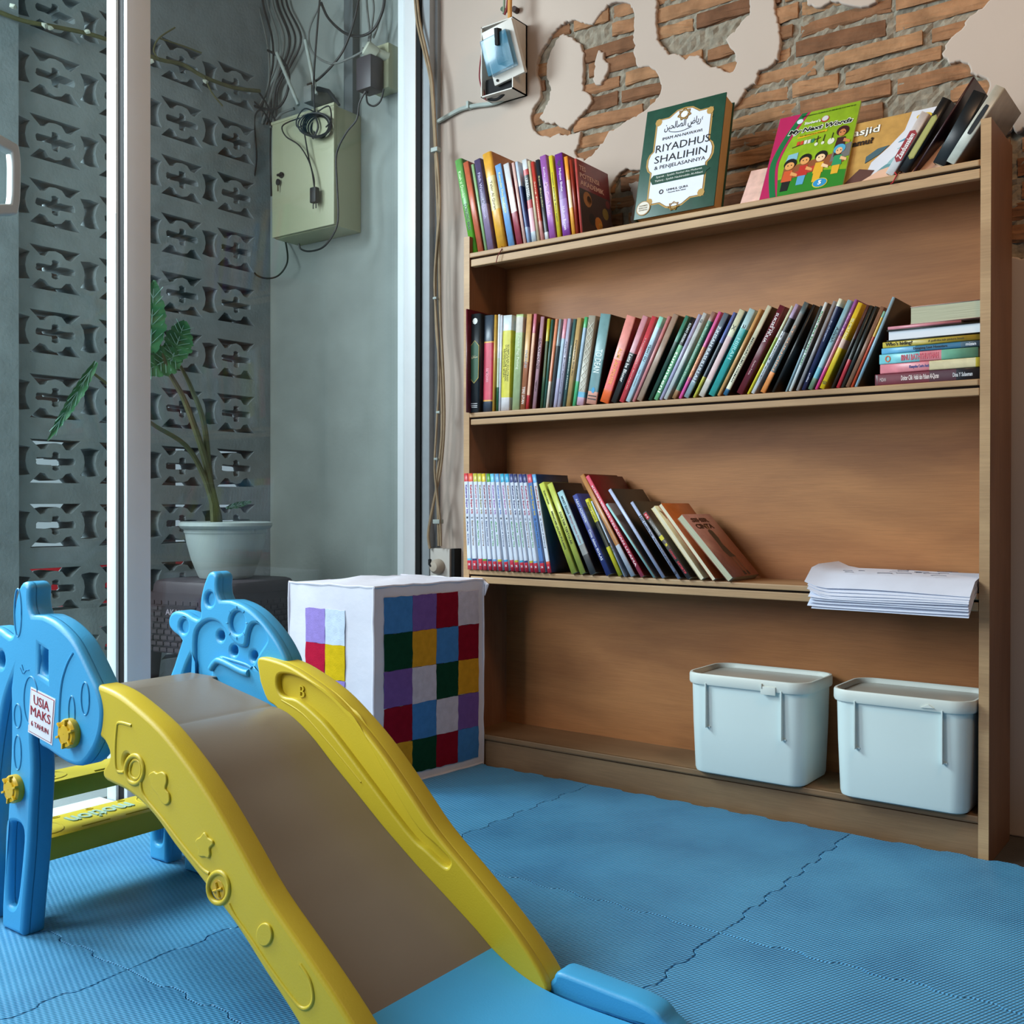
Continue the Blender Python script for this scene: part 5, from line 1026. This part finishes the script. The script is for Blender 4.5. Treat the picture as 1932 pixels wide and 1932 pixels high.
# ------------------------------------------------------------------ outside: stool, pot, plant
BR = mat('rattan_plastic', '#3a3236', rough=.5, var=.2, scale=20, spec=.35); GP = mat('grey_pot', '#98a3a1', rough=.5, var=.05, scale=5); SOIL = mat('soil', '#2c221a', rough=1, var=.3, scale=40, bump=1)
sx, sy, st_ = -.665, -.225, .468
stool = thing('plastic_stool', 'dark brown woven plastic stool under the plant pot outside the glass', 'stool', (sx, sy, -.02))
def rr3(hw, z, r): return [(x, y, z) for x, y in rrect(-hw, hw, -hw, hw, r, 5)]
b = MB(); loft(b, [rr3(.132, .482, .05), rr3(.142, .479, .055), rr3(.147, .470, .055), rr3(.149, .44, .05), rr3(.149, .435, .05)], BR); b.build('seat', stool, True).rotation_euler = (0, 0, .15)
b = MB()
for k in range(4):
    Rk = Matrix.Rotation(.15+k*math.pi/2, 4, 'Z')
    for r in range(9):
        for c in range(10):
            x = -.118+c*.026+(.013 if r % 2 else 0); z = .30+r*.0155
            if x < .125: b.box((x-.0105, -.1515-(.44-z)*.06, z-.005), (x+.0105, -.146, z+.005), BR, 0, M=Rk)
    b.box((-.13, -.150, .29), (.13, -.143, .45), BR, 0, M=Rk)
b.build('woven_apron', stool)
for a in range(4):
    sxn, syn = ((-1, -1), (1, -1), (1, 1), (-1, 1))[a]; b = MB()
    loft(b, [[(sxn*.155+x, syn*.155+y, .0) for x, y in rrect(-.018, .018, -.018, .018, .006, 3)], [(sxn*.125+x, syn*.125+y, .45) for x, y in rrect(-.024, .024, -.024, .024, .008, 3)]], BR); b.build('leg', stool, True).rotation_euler = (0, 0, .15)
b = MB(); p = W(369, 1122, X=sx+.17); pp_ = W(350, 1123, X=sx+.16); ta = Vector((.0, -1, 0))
Rk = Matrix.Rotation(.15, 4, 'Z')
b.box((-.075, -.157, .385), (.045, -.150, .415), mat('plate_dark', '#241d20', rough=.4), 0, M=Rk); b.text('AKAKO', Rk @ Vector((-.02, -.1575, .400)), Rk.to_3x3() @ Vector((1, 0, 0)), (0, 0, 1), .08, .016, mat('relief', '#8a8088', rough=.5), bold=.02); b.build('name_plate', stool)
pot = thing('flower_pot', 'round pale grey plastic pot standing on the stool', 'plant pot', (-.66, -.225, .464))
b = MB(); b.lathe([(.001, .002), (.070, .0), (.074, .006), (.092, .05), (.104, .095), (.108, .118), (.1085, .122), (.1105, .124), (.111, .133), (.120, .136), (.125, .143), (.124, .151), (.117, .154), (.108, .152), (.103, .140), (.098, .128), (.001, .126)], GP, 48, caps=False); b.build('pot_body', pot, True)
b = MB(); b.lathe([(.101, .129), (.05, .133), (.001, .135)], SOIL, 24, caps=False); b.build('soil', pot)
PS = mat('plant_stem', '#4d5236', rough=.6, var=.25, scale=30); PL = mat('plant_leaf', '#2f6b42', rough=.45, var=.25, scale=12, bump=.3, bscale=40, spec=.4); PLL = mat('plant_leaf_pale', '#7fa89a', rough=.5, var=.1)
plant = thing('potted_plant', 'broad-leaved plant with long bare stems growing in the grey pot', 'plant', (0, 0, 0))
PX = -.66
def wp(u, v, X=PX): return W(u, v, X=X)
def stem(l, r0, r1, X=PX):
    pts = [Vector(p) for p in cat([tuple(wp(u, v, X)) for u, v in l], 5, False)]; n = len(pts)
    pts[0].z = min(pts[0].z, .60); b = MB(); b.tube(pts, [r0+(r1-r0)*i/(n-1) for i in range(n)], PS, 8); b.build('stem', plant, True)
stem([(412,980),(400,930),(385,860),(350,760),(318,700),(300,650)], .0125, .0045); stem([(408,975),(395,900),(385,800),(360,730),(340,690)], .011, .004)
stem([(404,960),(385,900),(350,840),(280,795),(215,735),(170,700)], .009, .003)
def leaf(center, tip, wd, n_lobes, fold=.35, mtl=PL, yaw=0.0):
    c = Vector(center); t = Vector(tip); ax = (t-c); L0 = ax.length; ax.normalize()
    out = Vector((1, -.2, .05)); sd = ax.cross(out).normalized(); out = sd.cross(ax).normalized(); b = MB(); vs = []; n = 48
    for s in (-1, 1):
        rows = []
        for i in range(n+1):
            f = i/n; wv = wd*(math.sin(math.pi*min(1, f*.93+.05))**.7)*(1-.35*f)*(1+.07*math.sin(f*n_lobes*math.pi*3)+.04*math.sin(f*97)); p0 = c+ax*(L0*(f-.12)); rows.append([p0+sd*(s*wv*k/4)+out*(fold*wv*(k/4)**1.3+.003*math.sin(f*22)) for k in range(5)])
        o_ = len(vs); vs += [p for r_ in rows for p in r_]
        b.add([p for r_ in rows for p in r_], [(i*5+k, i*5+k+1, i*5+k+6, i*5+k+5) for i in range(n) for k in range(4)], mtl)
    b.tube([c+ax*(L0*(f/10-.12))+out*.0012 for f in range(11)], [.0022-.0018*f/10 for f in range(11)], PLL, 5)
    for k in range(1, 7):
        f = k/8
        for s in (-1, 1): b.tube([c+ax*(L0*(f-.12))+out*.0012, c+ax*(L0*(f+.05))+sd*(s*wd*.7*(1-.3*f))+out*(fold*wd*.62+.001)], .0009, PLL, 4)
    b.build('leaf', plant, True)
leaf(wp(326, 672), wp(352, 596), .046, 4, .25); leaf(wp(330, 672), wp(258, 708), .044, 4, .3)
leaf(wp(284, 650), wp(291, 512), .040, 4, .3); leaf(wp(170, 700), wp(78, 850), .016, 7, .8); leaf(wp(432, 957), wp(480, 945), .010, 2)

# ------------------------------------------------------------------ outside: electric cabinet, cables, sockets
CAB = mat('cabinet_cream', '#a3a588', rough=.45, var=.06, scale=5)
o = thing('electric_cabinet', 'cream metal electric cabinet with keys on the outside wall', 'cabinet', (0, 0, 0))
b = MB(); b.box((-.851, .112, 1.492), (-.579, .2145, 1.846), CAB, .002); b.build('cabinet_body', o, True)
b = MB(); b.box((-.851, .100, 1.494), (-.577, .111, 1.850), CAB, .003); b.box((-.853, .098, 1.844), (-.575, .1165, 1.852), CAB); d = b.build('cabinet_door', o, True)
b = MB(); p = W(530, 330, Y=.095); b.lathe([(.009, 0), (.009, .006), (.004, .007)], RUB, 14, M=Matrix.Translation((p.x, .100, p.z)) @ Matrix.Rotation(math.pi/2, 4, 'X')); b.box((p.x-.012, .088, p.z-.003), (p.x+.012, .094, p.z+.003), RUB)
b.plate([circ(p.x-.008, p.z-.022, .008, .010, 12)], .088, .092, RUB); b.box((p.x-.010, .089, p.z-.050), (p.x-.006, .091, p.z-.03), mat('key_brass', '#6a6048', rough=.4, metal=.6)); b.build('lock_with_keys', d)
BK = mat('black_cable', '#101416', rough=.5, var=.1); GC = mat('grey_cable', '#6a6f6c', rough=.6, var=.15); BC = mat('beige_cable', '#9a8468', rough=.6, var=.2, scale=30); WC = mat('white_conduit', '#a3aca6', rough=.5, var=.1)
def cable(l, r, m, lab, Y=.18, ys=None, name='cable', grp=None, X=None):
    pts = [tuple(W(u, v, Y=(ys[i] if ys else Y))) for i, (u, v) in enumerate(l)]
    b = MB(); b.tube(cat(pts, 6, False), r, m, 8); return tag(b.build(name, None, True), lab, 'cable', grp)
g_ = 'dark cables bunched down the outside corner'
for i in range(7):
    x0 = 488+i*9; cable([(x0-6, -40), (x0, 10), (x0+14+i*2, 70), (508+i*7, 120), (500+i*4+random.uniform(-6, 6), 165), (486+i*6, 205), (470+i*8, 235)], random.choice((.0035, .0045, .003)), random.choice((BK, GC, BK)), 'dark cable in the bundle falling down the corner of the outside wall', Y=.17+.004*i, grp=g_)
cable([(470,150),(455,175),(480,200),(520,205),(540,180),(545,140),(530,110),(505,95)], .004, BK, 'wide black cable loop near the top of the outside corner', Y=.15)
cable([(440,160),(478,190),(500,215),(515,240),(520,232),(505,200),(486,170)], .003, BK, 'small black cable loop left of the cabinet top', Y=.15)
cable([(492,205),(480,225),(484,300),(475,360),(470,430),(472,490),(480,515),(500,525),(525,520),(542,495),(540,462),(536,452)], .0028, BK, 'black cable hanging along the corner and curling under the cabinet', ys=[.15]*9+[.16, .19, .205])
cable([(511,235),(510,300),(512,370)], .003, BK, 'short black cable along the left edge of the cabinet', Y=.165)
cable([(555,205),(530,215),(515,235),(510,240)], .0045, GC, 'dark green cable running to the cabinet corner', Y=.16)
cable([(605,-20),(598,60),(592,150),(594,210),(600,240),(590,262)], .003, BK, 'black cable coming straight down to the coil', Y=.09)
cable([(606,5),(620,35),(650,62),(680,68),(705,55),(722,20),(728,-20)], .004, BK, 'heavy black cable sagging at the top of the outside wall', Y=.14)
cable([(680,-20),(668,40),(650,90),(630,120),(600,150),(580,160)], .0035, BK, 'black cable crossing diagonally above the coil', Y=.13)
cable([(604,8),(585,50),(583,80),(595,105),(625,120),(655,112),(682,98),(684,90)], .0035, GC, 'grey flex swinging to the round plug', Y=.13)
for i, l in enumerate(([(690,-20),(693,20),(697,60),(695,78)], [(700,-20),(705,15),(700,60),(698,78)], [(725,-20),(722,15),(712,50),(704,72)])): cable(l, .0035, GC, 'grey cable dropping to the wall sockets', Y=.16, grp='cables above the outside wall sockets')
cable([(690,172),(678,195),(673,225),(655,248),(640,275),(634,300),(636,350),(638,410),(630,440),(610,466),(585,474),(568,470),(564,460)], .0028, BK, 'long black cord looping from the charger past the cabinet edge', Y=.085)
cable([(691,180),(694,195),(706,200),(718,190),(724,168)], .0028, BK, 'short black cord loop below the wall sockets', Y=.15)
b = MB()
for i in range(9):
    a0 = i*.33; pts = []
    for j in range(22):
        a = j*math.pi*2/22; p = W(600+26*math.cos(a)*(1-.05*i), 238+22*math.sin(a), Y=.085); pts.append((p.x+.004*math.sin(a0*3), .070+.004*i+.010*math.cos(a+a0), p.z+.003*math.cos(a0*2+a)))
    b.tube(pts, .0024, BK, 6, closed=True)
for l in ([(600,215),(575,205),(560,225),(562,240),(580,232)], [(598,212),(620,200),(625,225),(615,240)], [(568,222),(545,230),(532,240),(540,258),(565,275),(585,310),(593,352)], [(575,255),(583,300),(592,335),(593,352)]): b.tube(cat([tuple(W(u, v, Y=.08)) for u, v in l], 5, False), .0022, BK, 6)
coil = tag(b.build('cord_coil', None, True), 'coiled black power cord with two-pin plug hanging before the cabinet', 'power cord')
p = W(594, 368, Y=.08); b = MB(); b.box((p.x-.0125, .070, p.z-.024), (p.x+.0125, .088, p.z+.022), BK, .004)
for s in (-1, 1): b.tube([(p.x+s*.006, .079, p.z-.022), (p.x+s*.006, .079, p.z-.040)], .0018, BK, 8)
b.build('plug', coil, True)
b = MB(); q0 = W(585, 175, Y=.11); b.box((q0.x-.02, .10, q0.z-.03), (q0.x+.015, .2, q0.z+.02), GC, .004); b.tube([W(600, 168, Y=.1), W(620, 172, Y=.08), W(640, 198, Y=.07)], [.008, .006, .004], BK, 8)
tag(b.build('cable_hook', None, True), 'grey bracket holding the coiled cord on the outside wall', 'hook')
for l, la in (([(522,100),(563,198)], 'left one of two pale conduit sticks leaning on the outside wall'), ([(576,76),(597,178)], 'right one of two pale conduit sticks above the coiled cord')):
    b = MB(); b.tube([W(u, v, Y=.12) for u, v in l], .0055, WC, 10); tag(b.build('conduit_tube', None, True), la, 'tube')
b = MB(); b.box((W(655, 100, Y=.2).x, .185, 1.80), (W(672, 100, Y=.2).x, .2148, 2.6), mat('duct_grey', '#4c5456', rough=.6), .002); tag(b.build('cable_duct'), 'dark grey cable duct rising above the electric cabinet', 'cable duct')
o = thing('wall_socket', 'white double wall socket with a charger and round plug, outside the glass', 'socket')
a_, c_ = W(700, 92, Y=.17), W(735, 165, Y=.17); b = MB(); b.box((a_.x, .165, c_.z), (c_.x, .2148, a_.z), CAB, .006); b.build('socket_body', o, True)
b = MB(); p = W(710, 133, Y=.163); b.lathe([(.020, 0), (.020, .002), (.017, .002), (.016, -.004), (.001, -.004)], mat('socket_dark', '#55574c', rough=.5), 20, M=Matrix.Translation((p.x, .164, p.z)) @ Matrix.Rotation(math.pi/2, 4, 'X')); b.build('socket_face', o, True)
o = thing('round_plug', 'white round plug pushed into the upper wall socket outside', 'plug'); b = MB(); p = W(694, 93, Y=.12)
b.lathe([(.020, -.02), (.021, 0), (.021, .014), (.016, .018), (.001, .018)], mat('plug_white', '#b3b8a8', rough=.4), 24, M=Matrix.Translation((p.x, .13, p.z)) @ Matrix.Rotation(math.radians(60), 4, 'X') @ Matrix.Rotation(math.radians(-25), 4, 'Y')); b.tube([(p.x, .13, p.z), (p.x+.03, .175, p.z-.012)], .014, mat('plug_white', '#b3b8a8'), 14); b.build('plug_body', o, True)
b = MB(); a_, c_ = W(676, 112, Y=.12), W(704, 165, Y=.12); b.box((a_.x, .11, c_.z), (c_.x, .165, a_.z), mat('charger_dark', '#2f2a30', rough=.45), .005); b.box((a_.x-.0008, .125, a_.z-.03), (a_.x+.001, .15, a_.z-.01), cover_mat('#5a9ab0')); b.tube([W(693, 163, Y=.13), W(691, 176, Y=.13)], .006, BK, 8)
tag(b.build('charger', None, True), 'dark square charger plugged beside the white wall socket outside', 'charger')
# ------------------------------------------------------------------ inside corner: cables, clips, sockets, breaker box
g2_ = 'beige cables running down the inside corner'
runs = [[(782,-20),(787,40),(798,90),(812,150),(818,220),(822,300),(826,400),(829,500),(831,600),(836,700),(838,800),(832,880),(822,930),(812,980),(808,1010),(811,1035)],
        [(786,-20),(792,40),(804,95),(815,150),(820,220),(824,300),(829,360),(826,430),(822,520),(823,620),(831,700),(834,800),(830,860),(824,905),(826,960),(828,1030)],
        [(824,290),(828,340),(830,400),(824,460),(820,540),(826,640),(828,720),(824,800),(820,880),(824,930),(830,980),(832,1030)]]
for i, l in enumerate(runs): cable(l, .0040-.0004*i, BC, ('thinner ' if i else 'outer ')+'beige cable clipped down the inside wall corner' if i < 2 else 'short beige cable joining the corner run above the bookcase level', Y=.170-.004*i)
for u, v, la in ((822,283,'white cable clip highest on the corner cable run'), (823,563,'small white cable clip at mid height on the corner cables'), (829,778,'small clip on the corner cables level with the middle shelf'), (826,984,'rounded white cable clip just above the lower wall socket'), (825,866,'small white clip on corner cables level with the third shelf')):
    p = W(u, v, Y=.165); b = MB(); k = 1.5 if v in (283, 984) else .8; b.box((p.x-.008*k, .157, p.z-.004*k), (p.x+.008*k, .176, p.z+.004*k), WC, .0012); tag(b.build('cable_clip', None, True), la, 'cable clip')
cable([(822,232),(840,222),(870,206),(900,199),(925,196),(945,190),(955,182),(960,170)], .0062, WC, 'white flexible conduit from the corner cables to the breaker box', Y=.205, name='conduit')
for u, v in ((885, 199), (824, 231)):
    p = W(u, v, Y=.205); b = MB(); b.box((p.x-.004, .196, p.z-.010), (p.x+.004, .2148, p.z+.010), WC, .001); tag(b.build('cable_clip', None, True), 'clip on the white conduit '+('midway to the breaker box' if u == 885 else 'where it meets the corner'), 'cable clip')
WH_ = mat('switch_white', '#c9c4bc', rough=.4, var=.03)
o = thing('breaker_box', 'white circuit breaker box with tilted blue see-through cover hanging on the plaster', 'electric box')
b = MB(); a_, c_ = W(914, 75, Y=.165), W(974, 170, Y=.165); X0, X1, Za, Zb = a_.x, c_.x, c_.z, W(960, 40, Y=.165).z
for q in (((X0, .15, Za), (X0+.003, .2148, Zb)), ((X1-.003, .15, Za), (X1, .2148, Zb)), ((X0, .15, Za), (X1, .2148, Za+.003)), ((X0, .15, Zb-.003), (X1, .2148, Zb)), ((X0, .208, Za), (X1, .2148, Zb))): b.box(q[0], q[1], WH_)
b.build('back_box', o)
b = MB(); b.box((X0+.006, .165, Za+.006), (X1-.006, .2, Za+.05), RUB); b.build('wiring', o)
pc_ = W(949, 96, Y=.135); rot = Matrix.Translation(pc_) @ Matrix.Rotation(math.radians(-8), 4, 'Y') @ Matrix.Rotation(math.radians(14), 4, 'X')
b = MB(); b.box((-.050, -.003, -.074), (.050, .012, .066), WH_, .003, M=rot); cv_ = b.build('front_plate', o, True)
BT = bpy.data.materials.new('blue_clear'); BT.use_nodes = True; pb = BT.node_tree.nodes['Principled BSDF']; pb.inputs['Base Color'].default_value = (.08, .28, .42, 1); pb.inputs['Roughness'].default_value = .15; pb.inputs['Alpha'].default_value = .5
nz_ = BT.node_tree.nodes.new('ShaderNodeTexNoise'); nz_.inputs['Scale'].default_value = 6; mr_ = BT.node_tree.nodes.new('ShaderNodeMapRange'); mr_.inputs['To Min'].default_value = .10; mr_.inputs['To Max'].default_value = .2; BT.node_tree.links.new(nz_.outputs['Fac'], mr_.inputs[0]); BT.node_tree.links.new(mr_.outputs[0], pb.inputs['Roughness'])
b = MB(); b.box((-.048, -.026, -.052), (.038, -.0035, .040), BT, .003, M=rot); b.build('clear_cover', cv_, True)
b = MB(); b.box((-.012, -.022, -.034), (.020, -.004, .012), mat('breaker_black', '#1b2634', rough=.4), .002, M=rot); b.box((-.003, -.034, .010), (.008, -.012, .052), RUB, .002, M=rot @ Matrix.Rotation(.25, 4, 'Y')); b.build('breaker_switch', cv_, True)
b = MB(); b.tube([(-.036, -.004, -.064), (-.036, -.006, -.064)], .004, RUB, 5, M=rot); b.build('screw_hole', cv_)
for i, (l, r, c, la) in enumerate((([(958,-20),(957,10),(952,28)], .003, '#7a2a30', 'dark red wire entering the breaker box from above'), ([(963,-20),(962,10),(962,35)], .006, '#c98f4a', 'orange-lit cream cable entering the breaker box top'), ([(952,-20),(951,12),(950,26)], .003, '#7f8f78', 'pale green wire beside the breaker box inlet'), ([(908,103),(905,130),(905,150),(911,175),(917,189)], .0018, '#8a2432', 'thin dark red wire looping down the left of the breaker box'), ([(909,104),(909,135),(912,165),(916,188)], .0018, '#6a1a26', 'second thin red wire close to the breaker box side'))):  # cream cable's orange is warm light painted into its colour
    cable(l, r, ink(c), la, Y=.16, name='wire')
cable([(918,183),(925,188),(938,187),(950,178),(957,165)], .004, RUB, 'black ragged cable stub curling under the breaker box', Y=.17)
p = W(970, 17, Y=.2); b = MB(); b.tube([(p.x, .2148, p.z), (p.x, .198, p.z)], .008, ink('#3a2018'), 10); tag(b.build('wall_screw', None, True), 'dark screw head in the plaster right of the breaker box cable', 'screw')
p = W(948, 17, Y=.2); b = MB(); b.tube([(p.x, .2148, p.z), (p.x, .198, p.z)], .006, ink('#4a5a48'), 10); tag(b.build('wall_screw', None, True), 'small green-grey screw left of the breaker box cable', 'screw')
o = thing('wall_socket', 'cream surface wall socket just above the patchwork box, near the corner', 'socket')
a_, c_ = W(812, 1034, Y=.18), W(849, 1034, Y=.18); b = MB(); b.box((a_.x, .178, .40), (c_.x, .2148, a_.z), WH_, .004); b.build('socket_body', o, True)
b = MB(); b.box((c_.x+.001, .185, .40), (c_.x+.012, .2148, a_.z), RUB); b.build('side_gap', o)
o2 = thing('power_plug', 'round cream plug with black cord sleeve in the lower wall socket', 'plug'); p = W(825, 1069, Y=.17); b = MB()
b.lathe([(.021, 0), (.022, .004), (.020, .018), (.013, .026), (.001, .028)], mat('plug_cream', '#c2b5a4', rough=.4), 24, M=Matrix.Translation((p.x, .178, p.z)) @ Matrix.Rotation(math.pi/2, 4, 'X')); b.build('plug_body', o2, True)
b = MB(); b.tube([W(815, 1069, Y=.155), W(811, 1064, Y=.155), W(811, 1056, Y=.16)], .005, RUB, 8); b.build('cord_sleeve', o2, True)

VN = mat('vine_olive', '#5d5c3c', rough=.8, var=.3, scale=30); o = thing('climbing_vine', 'thin dry vine with a few pale flowers running along the block screen top', 'vine')
b = MB(); vp = [W(u, v, X=-.955) for u, v in ((-20, 15), (40, 38), (100, 50), (160, 62), (200, 74), (250, 92), (300, 112), (345, 122), (385, 145), (440, 165), (490, 172))]; b.tube(cat([tuple(p) for p in vp], 5, False), .006, VN, 8)
for l in (((300, 112), (290, 95), (300, 72), (330, 52)), ((385, 145), (400, 175), (420, 200)), ((300, 72), (340, 85), (380, 100))): b.tube(cat([tuple(W(u, v, X=-.95)) for u, v in l], 5, False), .0025, VN, 6)
b.build('stem', o, True)
FLW = mat('pale_petal', '#b9bdb0', rough=.8, var=.1)
for u, v in ((85, 48), (95, 52), (165, 60), (285, 115), (388, 154), (25, 12)):
    p = W(u, v, X=-.93); b = MB(); bm = bmesh.new(); bmesh.ops.create_icosphere(bm, subdivisions=1, radius=.009)
    for q in bm.verts: q.co = Vector((q.co.x*random.uniform(.5, 1.2), q.co.y*random.uniform(.6, 1.5), q.co.z*random.uniform(.5, 1)))+p
    b.bm(bm, FLW); b.build('flower', o)
